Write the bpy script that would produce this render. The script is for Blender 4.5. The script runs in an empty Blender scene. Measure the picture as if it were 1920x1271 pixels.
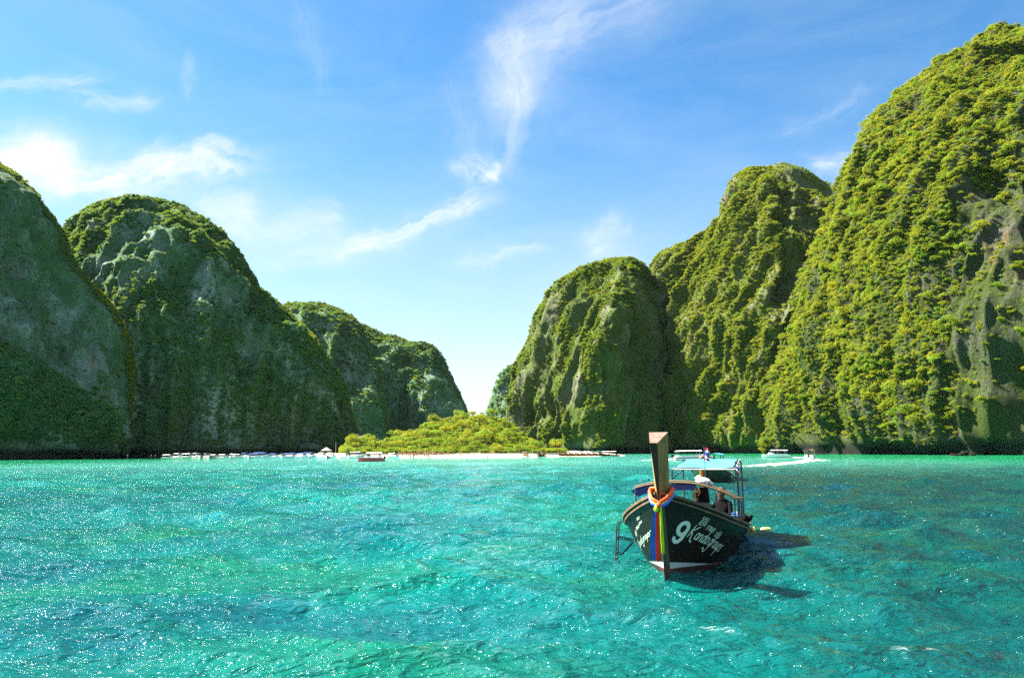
import bpy, math, random
import numpy as np
from mathutils import Matrix, Vector

R = math.radians
random.seed(7)
rng = np.random.default_rng(11)
sc = bpy.context.scene
COL = sc.collection

# ------------------------------------------------------------------ camera
CAM_H, FPX, W0, H0 = 2.3, 1400.0, 1920.0, 1271.0
CAM_M = Matrix.Rotation(R(90 + 8.55), 4, 'X') @ Matrix.Rotation(R(-0.36), 4, 'Z')
cam_d = bpy.data.cameras.new('camera')
cam_d.sensor_width = 36
cam_d.lens = 36 * FPX / W0
cam_d.clip_start = 0.1
cam_d.clip_end = 9000
cam = bpy.data.objects.new('camera', cam_d)
COL.objects.link(cam)
cam.matrix_world = Matrix.Translation((0, 0, CAM_H)) @ CAM_M
sc.camera = cam
M3 = np.array(CAM_M.to_3x3())


def ray(px, py):
    d = np.array([(px - W0 / 2) / FPX, -(py - H0 / 2) / FPX, -1.0])
    return M3 @ d


def at(px, py, Y):
    """world point at forward distance Y seen at photo pixel (px, py)"""
    d = ray(px, py)
    return np.array([d[0] / d[1] * Y, Y, CAM_H + d[2] / d[1] * Y])


def on_water(px, Y, z=0.0):
    p = at(px, 846, Y)
    return np.array([p[0], Y, z])


def proj(p):
    q = M3.T @ (np.array(p, float) - np.array([0, 0, CAM_H]))
    return W0 / 2 + FPX * q[0] / -q[2], H0 / 2 - FPX * q[1] / -q[2]


# ------------------------------------------------------------------ light
SUN_AZ, SUN_EL = R(-70), R(49)          # azimuth from +Y, negative = left
sun_dir = Vector((math.sin(SUN_AZ) * math.cos(SUN_EL), math.cos(SUN_AZ) * math.cos(SUN_EL), math.sin(SUN_EL)))
sl = bpy.data.lights.new('sun', 'SUN')
sl.energy = 5.0
sl.angle = R(0.5)
sl.color = (1.0, 0.93, 0.80)
so = bpy.data.objects.new('sun', sl)
so.rotation_euler = sun_dir.to_track_quat('Z', 'Y').to_euler()
COL.objects.link(so)

sc.view_settings.view_transform = 'Standard'
sc.view_settings.look = 'None'
sc.view_settings.exposure = 2.62
sc.view_settings.gamma = 1
sc.view_settings.use_curve_mapping = False
sc.render.engine = 'CYCLES'
sc.cycles.use_denoising = False
try:
    sc.cycles.denoiser = 'OPENIMAGEDENOISE'
    sc.cycles.denoising_input_passes = 'RGB_ALBEDO_NORMAL'
    sc.cycles.denoising_prefilter = 'ACCURATE'
except Exception:
    pass
sc.cycles.max_bounces = 6
sc.cycles.diffuse_bounces = 3
sc.cycles.glossy_bounces = 2
sc.cycles.transmission_bounces = 3
sc.cycles.transparent_max_bounces = 6
sc.cycles.volume_bounces = 0
sc.cycles.caustics_reflective = False
sc.cycles.caustics_refractive = False
sc.cycles.sample_clamp_indirect = 0.35
sc.cycles.sample_clamp_direct = 5


class NT:
    """small helper for building node trees"""

    def __init__(self, tree):
        self.t = tree
        self.n = tree.nodes
        self.l = tree.links

    def new(self, typ, **kw):
        nd = self.n.new(typ)
        for k, v in kw.items():
            setattr(nd, k, v)
        return nd

    def put(self, sock, v):
        if v is None:
            return
        if isinstance(v, bpy.types.NodeSocket):
            self.l.new(v, sock)
        else:
            sock.default_value = v

    def math(self, op, a, b=None, c=None, clamp=False):
        nd = self.new('ShaderNodeMath', operation=op, use_clamp=clamp)
        self.put(nd.inputs[0], a)
        self.put(nd.inputs[1], b)
        self.put(nd.inputs[2], c)
        return nd.outputs[0]

    def vmath(self, op, a, b=None):
        nd = self.new('ShaderNodeVectorMath', operation=op)
        self.put(nd.inputs[0], a)
        self.put(nd.inputs[1], b)
        return nd.outputs['Value'] if op in ('DOT_PRODUCT', 'LENGTH') else nd.outputs[0]

    def noise(self, vec, scale, detail=4, rough=0.55, dist=0.0):
        nd = self.new('ShaderNodeTexNoise')
        self.put(nd.inputs['Vector'], vec)
        self.put(nd.inputs['Scale'], scale)
        nd.inputs['Detail'].default_value = detail
        nd.inputs['Roughness'].default_value = rough
        nd.inputs['Distortion'].default_value = dist
        return nd.outputs['Fac']

    def mapr(self, v, a, b, c=0.0, d=1.0, smooth=False):
        nd = self.new('ShaderNodeMapRange')
        if smooth:
            nd.interpolation_type = 'SMOOTHSTEP'
        for i, x in enumerate((v, a, b, c, d)):
            self.put(nd.inputs[i], x)
        return nd.outputs[0]

    def mix(self, f, a, b, blend='MIX'):
        nd = self.new('ShaderNodeMix', data_type='RGBA', blend_type=blend)
        self.put(nd.inputs[0], f)
        self.put(nd.inputs[6], a if not isinstance(a, tuple) or len(a) == 4 else a + (1,))
        self.put(nd.inputs[7], b if not isinstance(b, tuple) or len(b) == 4 else b + (1,))
        return nd.outputs[2]

    def mapping(self, vec, scale=(1, 1, 1), rot=(0, 0, 0), loc=(0, 0, 0)):
        nd = self.new('ShaderNodeMapping')
        self.put(nd.inputs[0], vec)
        nd.inputs['Location'].default_value = loc
        nd.inputs['Rotation'].default_value = rot
        nd.inputs['Scale'].default_value = scale
        return nd.outputs[0]

    def xyz(self, x, y, z):
        nd = self.new('ShaderNodeCombineXYZ')
        self.put(nd.inputs[0], x)
        self.put(nd.inputs[1], y)
        self.put(nd.inputs[2], z)
        return nd.outputs[0]


def build_world():
    w = bpy.data.worlds.new('World')
    sc.world = w
    w.use_nodes = True
    T = NT(w.node_tree)
    T.n.clear()
    out = T.new('ShaderNodeOutputWorld')
    bg = T.new('ShaderNodeBackground')
    sky = T.new('ShaderNodeTexSky', sky_type='NISHITA')
    sky.sun_disc = False
    sky.sun_elevation = SUN_EL
    sky.sun_rotation = SUN_AZ
    sky.altitude = 0
    sky.air_density = 1.0
    sky.dust_density = 0.2
    sky.ozone_density = 3.0
    tc = T.new('ShaderNodeTexCoord')
    sep = T.new('ShaderNodeSeparateXYZ')
    T.l.new(tc.outputs['Generated'], sep.inputs[0])
    x, y, z = sep.outputs
    front = T.mapr(y, 0.15, 0.4)
    ysafe = T.math('MAXIMUM', y, 0.12)
    u = T.math('DIVIDE', x, ysafe)
    v = T.math('DIVIDE', z, ysafe)

    def uv(px, py):
        d = ray(px, py)
        return d[0] / d[1], d[2] / d[1]

    base = T.xyz(u, v, 0.0)
    wn = T.new('ShaderNodeTexNoise')
    T.l.new(base, wn.inputs['Vector'])
    wn.inputs['Scale'].default_value = 7
    wn.inputs['Detail'].default_value = 5
    wn.inputs['Roughness'].default_value = 0.6
    wsep = T.new('ShaderNodeSeparateXYZ')
    T.l.new(wn.outputs['Color'], wsep.inputs[0])
    uw = T.math('ADD', u, T.math('MULTIPLY', T.math('SUBTRACT', wsep.outputs[0], 0.5), 0.10))
    vw = T.math('ADD', v, T.math('MULTIPLY', T.math('SUBTRACT', wsep.outputs[1], 0.5), 0.10))
    total = None
    streaks = [
        # px0, py0, px1, py1, half width px, strength, fibre length ratio
        (-80, 345, 150, 335, 90, 0.80, 3),
        (-60, 290, 120, 270, 45, 0.55, 3),
        (120, 345, 470, 292, 26, 0.85, 5),
        (190, 360, 330, 330, 38, 0.55, 4),
        (60, 250, 140, 300, 40, 0.45, 2),
        (250, 300, 310, 272, 14, 0.40, 4),
        (370, 375, 470, 385, 45, 0.55, 3),
        (430, 440, 640, 410, 45, 0.42, 4),
        (655, 458, 910, 382, 20, 0.75, 6),
        (480, 500, 760, 440, 36, 0.28, 5),
        (-20, 152, 195, 126, 14, 0.42, 6),
        (165, 160, 285, 198, 17, 0.48, 4),
        (1230, -40, 1010, 60, 78, 0.42, 5),
        (1080, 10, 955, 120, 71, 0.38, 5),
        (945, 75, 965, 205, 44, 0.51, 6),
        (966, 180, 925, 320, 41, 0.38, 6),
        (1000, 90, 985, 230, 52, 0.26, 6),
        (872, 285, 912, 350, 26, 0.75, 2),
        (925, 290, 918, 350, 12, 0.55, 3),
        (845, 140, 870, 260, 30, 0.16, 4),
        (1095, 465, 1180, 405, 26, 0.34, 4),
        (1010, 560, 1180, 470, 40, 0.20, 4),
        (850, 490, 1010, 468, 16, 0.34, 6),
        (1515, 312, 1640, 285, 24, 0.55, 3),
        (1450, 240, 1640, 190, 16, 0.20, 6),
        (350, 90, 355, 180, 14, 0.22, 4),
        (560, 10, 610, 150, 22, 0.14, 6),
        (1580, 330, 1680, 320, 30, 0.35, 3),
    ]
    for (x0, y0, x1, y1, hw, st, fl) in streaks:
        a0, b0 = uv(x0, y0)
        a1, b1 = uv(x1, y1)
        L = math.hypot(a1 - a0, b1 - b0)
        c, s_ = (a1 - a0) / L, (b1 - b0) / L
        du = T.math('SUBTRACT', uw, a0)
        dv = T.math('SUBTRACT', vw, b0)
        al = T.math('ADD', T.math('MULTIPLY', du, c), T.math('MULTIPLY', dv, s_))
        ac = T.math('SUBTRACT', T.math('MULTIPLY', dv, c), T.math('MULTIPLY', du, s_))
        hwu = hw / FPX
        over = T.math('MAXIMUM', T.math('SUBTRACT', T.math('ABSOLUTE', T.math('SUBTRACT', al, L / 2)), L * 0.32), 0.0)
        q = T.math('ADD', T.math('POWER', T.math('DIVIDE', ac, hwu), 2.0), T.math('POWER', T.math('DIVIDE', over, max(L * 0.22, hwu)), 2.0))
        g = T.math('EXPONENT', T.math('MULTIPLY', q, -1.0))
        vec = T.xyz(T.math('MULTIPLY', al, 1.0 / fl), ac, x0 * 0.013)
        f = T.noise(vec, 0.75 / hwu, 8, 0.68, 0.5)
        f = T.mapr(f, 0.34, 0.74, 0.04, 1.0)
        m = T.math('MULTIPLY', T.math('MULTIPLY', g, f), st * 1.3)
        total = m if total is None else T.math('ADD', total, m)
    # thin, even veil of high cloud all round
    veil = T.noise(T.mapping(tc.outputs['Generated'], (2.2, 2.2, 7.0), (0.2, 0.3, 0)), 2.0, 7, 0.6, 0.6)
    veil = T.mapr(veil, 0.42, 0.78, 0.0, 0.13)
    # thicker cirrus added out of view, to lift the fill light on shaded cliffs
    rest = T.noise(T.mapping(tc.outputs['Generated'], (1.6, 1.6, 4.0), (0.1, 0.5, 0.3)), 2.2, 8, 0.65, 0.8)
    rest = T.math('MULTIPLY', T.mapr(rest, 0.40, 0.66, 0.05, 0.80), T.math('SUBTRACT', 1.0, front))
    total = T.math('ADD', T.math('ADD', T.math('MULTIPLY', total, front), veil), rest)
    low = T.mapr(z, 0.0, 0.46, 0.50, 0.0, smooth=True)
    total = T.math('MINIMUM', T.math('ADD', total, low), 0.96)
    skyc = T.new('ShaderNodeHueSaturation')
    T.l.new(sky.outputs[0], skyc.inputs['Color'])
    skyc.inputs['Saturation'].default_value = 1.25
    skyc.inputs['Hue'].default_value = 0.494
    skyc.inputs['Value'].default_value = 0.75
    cl = T.mix(total, skyc.outputs[0], (3.5, 3.65, 3.8))
    T.l.new(cl, bg.inputs['Color'])
    bg.inputs['Strength'].default_value = 0.05
    T.l.new(bg.outputs[0], out.inputs['Surface'])
    w.cycles.sampling_method = 'MANUAL'
    w.cycles.sample_map_resolution = 512


build_world()


# ------------------------------------------------------------------ tagging
def tag(o, label=None, cat=None, group=None, kind=None):
    if label:
        o['label'] = label
    if cat:
        o['category'] = cat
    if group:
        o['group'] = group
    if kind:
        o['kind'] = kind
    return o


def empty(name, loc=(0, 0, 0), rz=0.0):
    o = bpy.data.objects.new(name, None)
    o.empty_display_size = 0.3
    o.location = loc
    o.rotation_euler = (0, 0, rz)
    COL.objects.link(o)
    return o


KIDS = {}


def link(name, mesh, parent=None):
    o = bpy.data.objects.new(name, mesh)
    COL.objects.link(o)
    if parent is not None:
        o.parent = parent
        KIDS.setdefault(parent.name, []).append(o)
    return o


def copy_tree(o, parent=None):
    c = o.copy()
    COL.objects.link(c)
    if parent is not None:
        c.parent = parent
        KIDS.setdefault(parent.name, []).append(c)
    for ch in list(KIDS.get(o.name, [])):
        copy_tree(ch, c)
    return c


# ------------------------------------------------------------------ mesh builder
class MB:
    def __init__(self):
        self.v = []
        self.f = []
        self.mi = []
        self.m = 0

    def add(self, vs, fs):
        b = len(self.v)
        self.v += [tuple(map(float, p)) for p in vs]
        for f in fs:
            self.f.append(tuple(i + b for i in f))
            self.mi.append(self.m)
        return self

    def box(self, c, size, rz=0.0, taper=1.0, rx=0.0, ry=0.0):
        sx, sy, sz = (k / 2 for k in size)
        vs = []
        mt = Matrix.Rotation(rz, 3, 'Z') @ Matrix.Rotation(ry, 3, 'Y') @ Matrix.Rotation(rx, 3, 'X')
        for z, k in ((-sz, 1), (sz, taper)):
            for x, y in ((-sx, -sy), (sx, -sy), (sx, sy), (-sx, sy)):
                p = mt @ Vector((x * k, y * k, z))
                vs.append((p.x + c[0], p.y + c[1], p.z + c[2]))
        return self.add(vs, [(3, 2, 1, 0), (4, 5, 6, 7), (0, 1, 5, 4), (1, 2, 6, 5), (2, 3, 7, 6), (3, 0, 4, 7)])

    def tube(self, pts, r, n=8, cap=True, squash=1.0):
        P = [Vector(p) for p in pts]
        rs = r if isinstance(r, (list, tuple)) else [r] * len(P)
        rings = []
        up = Vector((0, 0, 1))
        prev = None
        for i, p in enumerate(P):
            t = (P[min(i + 1, len(P) - 1)] - P[max(i - 1, 0)])
            t = t.normalized() if t.length > 1e-9 else Vector((0, 0, 1))
            if prev is None:
                a = t.cross(up if abs(t.z) < 0.95 else Vector((1, 0, 0))).normalized()
            else:
                a = (prev - t * prev.dot(t))
                a = a.normalized() if a.length > 1e-6 else t.orthogonal().normalized()
            prev = a
            b = t.cross(a)
            rings.append([p + (a * math.cos(2 * math.pi * k / n) + b * math.sin(2 * math.pi * k / n) * squash) * rs[i] for k in range(n)])
        return self.loft(rings, cap)

    def loft(self, rings, cap=True, closed=True):
        n = len(rings[0])
        vs = [q for rg in rings for q in rg]
        fs = []
        for i in range(len(rings) - 1):
            for k in range(n if closed else n - 1):
                k2 = (k + 1) % n
                fs.append((i * n + k, i * n + k2, (i + 1) * n + k2, (i + 1) * n + k))
        if cap and closed:
            fs.append(tuple(range(n - 1, -1, -1)))
            fs.append(tuple((len(rings) - 1) * n + k for k in range(n)))
        return self.add(vs, fs)

    def blob(self, c, rad, seed=0, nu=10, nv=7, rough=0.18):
        rr = random.Random(seed)
        rings = []
        for j in range(nv + 1):
            th = math.pi * (j + 0.001) / (nv + 0.002)
            ring = []
            for i in range(nu):
                ph = 2 * math.pi * i / nu
                k = 1 + rr.uniform(-rough, rough)
                ring.append((c[0] + rad[0] * k * math.sin(th) * math.cos(ph), c[1] + rad[1] * k * math.sin(th) * math.sin(ph), c[2] - rad[2] * k * math.cos(th)))
            rings.append(ring)
        return self.loft(rings)

    def strip(self, rows):
        n = len(rows[0])
        vs = [q for rw in rows for q in rw]
        fs = [(i * n + k, i * n + k + 1, (i + 1) * n + k + 1, (i + 1) * n + k) for i in range(len(rows) - 1) for k in range(n - 1)]
        return self.add(vs, fs)

    def mesh(self, name, mats, smooth=False):
        me = bpy.data.meshes.new(name)
        me.from_pydata(self.v, [], self.f)
        for m in (mats if isinstance(mats, (list, tuple)) else [mats]):
            me.materials.append(m)
        if any(self.mi):
            me.polygons.foreach_set('material_index', self.mi)
        if smooth:
            me.polygons.foreach_set('use_smooth', [True] * len(me.polygons))
        me.update()
        return me

    def build(self, name, mats, parent=None, smooth=False):
        return link(name, self.mesh(name, mats, smooth), parent)


def fast_mesh(name, V, F, mat, smooth=True):
    """numpy quads -> mesh"""
    me = bpy.data.meshes.new(name)
    V = np.asarray(V, np.float32)
    F = np.asarray(F, np.int32)
    k = F.shape[1]
    me.vertices.add(len(V))
    me.vertices.foreach_set('co', V.ravel())
    me.loops.add(F.size)
    me.loops.foreach_set('vertex_index', F.ravel())
    me.polygons.add(len(F))
    me.polygons.foreach_set('loop_start', np.arange(0, F.size, k, dtype=np.int32))
    me.polygons.foreach_set('loop_total', np.full(len(F), k, np.int32))
    me.polygons.foreach_set('use_smooth', np.full(len(F), smooth, bool))
    me.update(calc_edges=True)
    if mat is not None:
        me.materials.append(mat)
    return me


def grid_faces(nr, nc, wrap=False):
    i = np.arange(nr - 1)[:, None]
    j = np.arange(nc if wrap else nc - 1)[None, :]
    j2 = (j + 1) % nc
    a = i * nc + j
    b = i * nc + j2
    return np.stack([a, b, b + nc, a + nc], -1).reshape(-1, 4)


# ------------------------------------------------------------------ numpy noise
def vnoise(p, seed=0):
    p = np.asarray(p, float)
    i = np.floor(p).astype(np.int64)
    f = p - i
    f = f * f * f * (f * (f * 6 - 15) + 10)

    def h(a, b, c):
        n = (a * 73856093) ^ (b * 19349663) ^ (c * 83492791) ^ (seed * 2654435761)
        n = (n ^ (n >> 13)) * 1274126177
        n = n & 0x7fffffff
        n = (n ^ (n >> 16))
        return (n % 65536) / 65535.0

    x, y, z = i[..., 0], i[..., 1], i[..., 2]
    fx, fy, fz = f[..., 0], f[..., 1], f[..., 2]

    def l(a, b, t):
        return a + (b - a) * t
    r = l(l(l(h(x, y, z), h(x + 1, y, z), fx), l(h(x, y + 1, z), h(x + 1, y + 1, z), fx), fy),
          l(l(h(x, y, z + 1), h(x + 1, y, z + 1), fx), l(h(x, y + 1, z + 1), h(x + 1, y + 1, z + 1), fx), fy), fz)
    return r * 2 - 1


def fbm(p, octs=4, seed=0, gain=0.5):
    p = np.asarray(p, float)
    r = 0
    a = 1.0
    for k in range(octs):
        r = r + a * vnoise(p * (2.03 ** k) + k * 17.3, seed + k)
        a *= gain
    return r


# ------------------------------------------------------------------ materials
def mat_new(name):
    m = bpy.data.materials.new(name)
    m.use_nodes = True
    T = NT(m.node_tree)
    p = T.n['Principled BSDF']
    return m, T, p


def simple(name, col, rough=0.55, var=0.25, scale=3.0, metal=0.0, spec=0.5, bump=0.0, dirt=None, stretch=(1, 1, 1)):
    m, T, p = mat_new(name)
    tc = T.new('ShaderNodeTexCoord')
    vec = T.mapping(tc.outputs['Object'], stretch)
    n = T.noise(vec, scale, 6, 0.6)
    dark = tuple(c * (1 - var) for c in col)
    lite = tuple(min(1, c * (1 + var)) for c in col)
    c = T.mix(T.mapr(n, 0.3, 0.7), dark, lite)
    if dirt:
        n2 = T.noise(vec, scale * 0.6, 8, 0.7, 0.5)
        c = T.mix(T.mapr(n2, 0.52, 0.70, 0, 0.85), c, dirt)
    T.l.new(c, p.inputs['Base Color'])
    p.inputs['Roughness'].default_value = rough
    p.inputs['Metallic'].default_value = metal
    p.inputs['Specular IOR Level'].default_value = spec
    if bump:
        b = T.new('ShaderNodeBump')
        b.inputs['Strength'].default_value = 0.6
        b.inputs['Distance'].default_value = bump
        T.l.new(T.noise(vec, scale * 4, 6, 0.65), b.inputs['Height'])
        T.l.new(b.outputs[0], p.inputs['Normal'])
    return m


def rock_mat(name, grey, moss, mossy, seed):
    """weathered limestone with vertical stains and a skin of low green growth"""
    m, T, p = mat_new(name)
    geo = T.new('ShaderNodeNewGeometry')
    pos = geo.outputs['Position']
    col_v = T.mapping(pos, (0.10, 0.10, 0.012), loc=(seed * 3.1, 0, 0))
    fine_v = T.mapping(pos, (0.5, 0.5, 0.07), loc=(seed * 1.7, 5, 0))
    streak = T.noise(col_v, 1.0, 8, 0.68, 0.5)
    fine = T.noise(fine_v, 1.0, 6, 0.68)
    blot = T.noise(T.mapping(pos, (0.05, 0.05, 0.035), loc=(seed, 2, 7)), 1.0, 6, 0.6, 0.3)
    speck = T.noise(pos, 0.9, 5, 0.7)
    c = T.mix(T.mapr(streak, 0.32, 0.68), tuple(g * 0.42 for g in grey), tuple(g * 1.25 for g in grey))
    c = T.mix(T.mapr(fine, 0.45, 0.75, 0, 0.65), c, tuple(g * 0.32 for g in grey))
    # ochre and rust stains
    c = T.mix(T.mapr(T.noise(T.mapping(pos, (0.07, 0.07, 0.02), loc=(9, seed, 1)), 1.0, 5, 0.6), 0.60, 0.74, 0, 0.75), c, (0.30, 0.15, 0.055))
    # clinging plants
    mm = T.math('ADD', T.math('MULTIPLY', speck, 0.55), T.math('MULTIPLY', blot, 0.55))
    mo = T.mapr(mm, 0.62 - mossy * 0.22, 0.70 - mossy * 0.15, 0, 1)
    mc = T.mix(speck, tuple(k * 0.5 for k in moss), tuple(k * 1.5 for k in moss))
    c = T.mix(mo, c, mc)
    # dark algae in the tidal notch
    sep = T.new('ShaderNodeSeparateXYZ')
    T.l.new(pos, sep.inputs[0])
    zz = T.math('ADD', sep.outputs[2], T.math('MULTIPLY', streak, -4.0))
    c = T.mix(T.mapr(zz, 1.5, 4.0, 0.92, 0.0), c, (0.012, 0.013, 0.012))
    T.l.new(c, p.inputs['Base Color'])
    p.inputs['Roughness'].default_value = 0.95
    p.inputs['Specular IOR Level'].default_value = 0.12
    b = T.new('ShaderNodeBump')
    b.inputs['Strength'].default_value = 0.9
    b.inputs['Distance'].default_value = 1.8
    hh = T.math('ADD', T.math('MULTIPLY', fine, 1.0), T.math('MULTIPLY', speck, 0.9))
    T.l.new(hh, b.inputs['Height'])
    T.l.new(b.outputs[0], p.inputs['Normal'])
    return m


def leaf_mat(name, dark, lite, warm, trans=0.40):
    m, T, p = mat_new(name)
    oi = T.new('ShaderNodeObjectInfo')
    geo = T.new('ShaderNodeNewGeometry')
    tc = T.new('ShaderNodeTexCoord')
    rnd = oi.outputs['Random']
    c = T.mix(rnd, dark, lite)
    r2 = T.math('FRACT', T.math('MULTIPLY', rnd, 7.31))
    c = T.mix(T.mapr(r2, 0.72, 0.95, 0, 0.8), c, warm)
    n = T.noise(tc.outputs['Object'], 2.3, 3, 0.6)
    c = T.mix(T.mapr(n, 0.3, 0.7, 0.0, 0.55), c, dark)
    isl = geo.outputs['Random Per Island']
    c = T.mix(T.math('MULTIPLY', isl, 0.35), c, lite)
    p.inputs['Roughness'].default_value = 0.6
    p.inputs['Specular IOR Level'].default_value = 0.25
    T.l.new(c, p.inputs['Base Color'])
    tr = T.new('ShaderNodeBsdfTranslucent')
    c2 = T.mix(0.5, c, warm)
    T.l.new(c2, tr.inputs['Color'])
    ms = T.new('ShaderNodeMixShader')
    ms.inputs[0].default_value = trans
    T.l.new(p.outputs[0], ms.inputs[1])
    T.l.new(tr.outputs[0], ms.inputs[2])
    T.l.new(ms.outputs[0], T.n['Material Output'].inputs['Surface'])
    return m


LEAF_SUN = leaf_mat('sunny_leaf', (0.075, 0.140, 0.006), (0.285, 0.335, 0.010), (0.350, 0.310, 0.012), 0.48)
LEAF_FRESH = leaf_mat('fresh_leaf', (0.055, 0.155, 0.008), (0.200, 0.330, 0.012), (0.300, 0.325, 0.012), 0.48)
LEAF_DEEP = leaf_mat('deep_leaf', (0.036, 0.155, 0.055), (0.130, 0.285, 0.075), (0.270, 0.330, 0.034), 0.42)  # teal veil of the hazy, shaded cliffs put into the leaf colour
BARK = simple('bark', (0.16, 0.12, 0.08), 0.9, 0.4, 2.0)
ROCK_G = rock_mat('limestone_near', (0.085, 0.085, 0.072), (0.032, 0.050, 0.008), 0.80, 1)
ROCK_F = rock_mat('limestone_ribbed', (0.17, 0.165, 0.125), (0.070, 0.095, 0.010), 0.95, 2)
ROCK_E = rock_mat('limestone_pale', (0.19, 0.185, 0.145), (0.060, 0.095, 0.014), 0.85, 3)
ROCK_L = rock_mat('limestone_shaded', (0.25, 0.335, 0.295), (0.050, 0.118, 0.042), 0.80, 4)  # haze veil painted in: teal tint and lifted tone for shaded cliffs


def sand_mat():
    m, T, p = mat_new('coral_sand')
    geo = T.new('ShaderNodeNewGeometry')
    n = T.noise(geo.outputs['Position'], 0.35, 6, 0.6)
    c = T.mix(n, (0.34, 0.28, 0.19), (0.46, 0.40, 0.30))
    sep = T.new('ShaderNodeSeparateXYZ')
    T.l.new(geo.outputs['Position'], sep.inputs[0])
    c = T.mix(T.mapr(sep.outputs[2], 0.05, 0.30, 0.6, 0.0), c, (0.34, 0.27, 0.18))
    T.l.new(c, p.inputs['Base Color'])
    p.inputs['Roughness'].default_value = 0.9
    return m


def water_mat():
    m, T, p = mat_new('lagoon_water')
    geo = T.new('ShaderNodeNewGeometry')
    pos = geo.outputs['Position']
    sep = T.new('ShaderNodeSeparateXYZ')
    T.l.new(pos, sep.inputs[0])
    x, y, _ = sep.outputs
    big = T.noise(T.mapping(pos, (0.030, 0.045, 0.0)), 1.0, 5, 0.6, 0.4)
    mid = T.noise(T.mapping(pos, (0.16, 0.24, 0.0), loc=(4, 9, 0)), 1.0, 5, 0.6, 0.6)
    turq = (0.001, 0.120, 0.103)
    deep = (0.001, 0.058, 0.070)
    green = (0.003, 0.100, 0.050)
    c = T.mix(T.mapr(big, 0.40, 0.58), deep, turq)
    c = T.mix(T.mapr(mid, 0.48, 0.66, 0, 0.75), c, green)
    # dark cliff reflection painted into the water colour right of the boat
    rt = T.mapr(T.math('SUBTRACT', x, T.math('MULTIPLY', y, 0.22)), -5.0, 7.0, 0, 0.95, smooth=True)
    c = T.mix(T.math('MULTIPLY', rt, T.mapr(mid, 0.25, 0.65, 1.0, 0.72)), c, (0.0006, 0.017, 0.019))
    # shallows towards the sand and under the cliffs
    sh = T.mapr(y, 50, 170, 0, 1, smooth=True)
    shallow = T.mix(T.mapr(T.math('ABSOLUTE', T.math('ADD', x, 18.0)), 55, 130, 0, 1, smooth=True), (0.055, 0.27, 0.22), (0.006, 0.19, 0.075))
    c = T.mix(T.math('MULTIPLY', sh, T.mapr(big, 0.2, 0.6, 0.55, 1.0)), c, shallow)
    att = T.new('ShaderNodeAttribute', attribute_name='foam')
    fn = T.noise(T.mapping(pos, (1.0, 2.2, 1.0)), 5.0, 8, 0.75, 0.8)
    ff = T.mapr(T.math('MULTIPLY', att.outputs['Fac'], T.mapr(fn, 0.42, 0.66, 0.0, 1.3)), 0.35, 0.9, 0, 0.8)
    c = T.mix(ff, c, (0.45, 0.50, 0.50))
    T.l.new(c, p.inputs['Base Color'])
    T.l.new(T.mapr(ff, 0, 1, 0.07, 0.6), p.inputs['Roughness'])
    p.inputs['IOR'].default_value = 1.333
    p.inputs['Specular IOR Level'].default_value = 0.6
    p.subsurface_method = 'BURLEY'
    p.inputs['Subsurface Weight'].default_value = 0.32
    p.inputs['Subsurface Radius'].default_value = (0.4, 1.0, 1.0)
    p.inputs['Subsurface Scale'].default_value = 0.7
    # small ripples carried by the waves
    r1 = T.noise(T.mapping(pos, (1.0, 1.5, 1.0), (0, 0, 0.3)), 1.1, 3, 0.55, 0.3)
    r2 = T.noise(T.mapping(pos, (1.0, 1.6, 1.0), (0, 0, -0.35), (3, 1, 0)), 3.6, 3, 0.6, 0.4)
    r3 = T.noise(T.mapping(pos, (1.0, 1.5, 1.0), (0, 0, 0.1), (7, 2, 0)), 11.0, 2, 0.6, 0.2)
    hgt = T.math('ADD', T.math('ADD', T.math('MULTIPLY', r1, 0.38), T.math('MULTIPLY', r2, 0.18)), T.math('MULTIPLY', r3, 0.012))
    b = T.new('ShaderNodeBump')
    b.inputs['Strength'].default_value = 1.0
    b.inputs['Distance'].default_value = 1.0
    T.l.new(hgt, b.inputs['Height'])
    T.l.new(b.outputs[0], p.inputs['Normal'])
    return m


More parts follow.
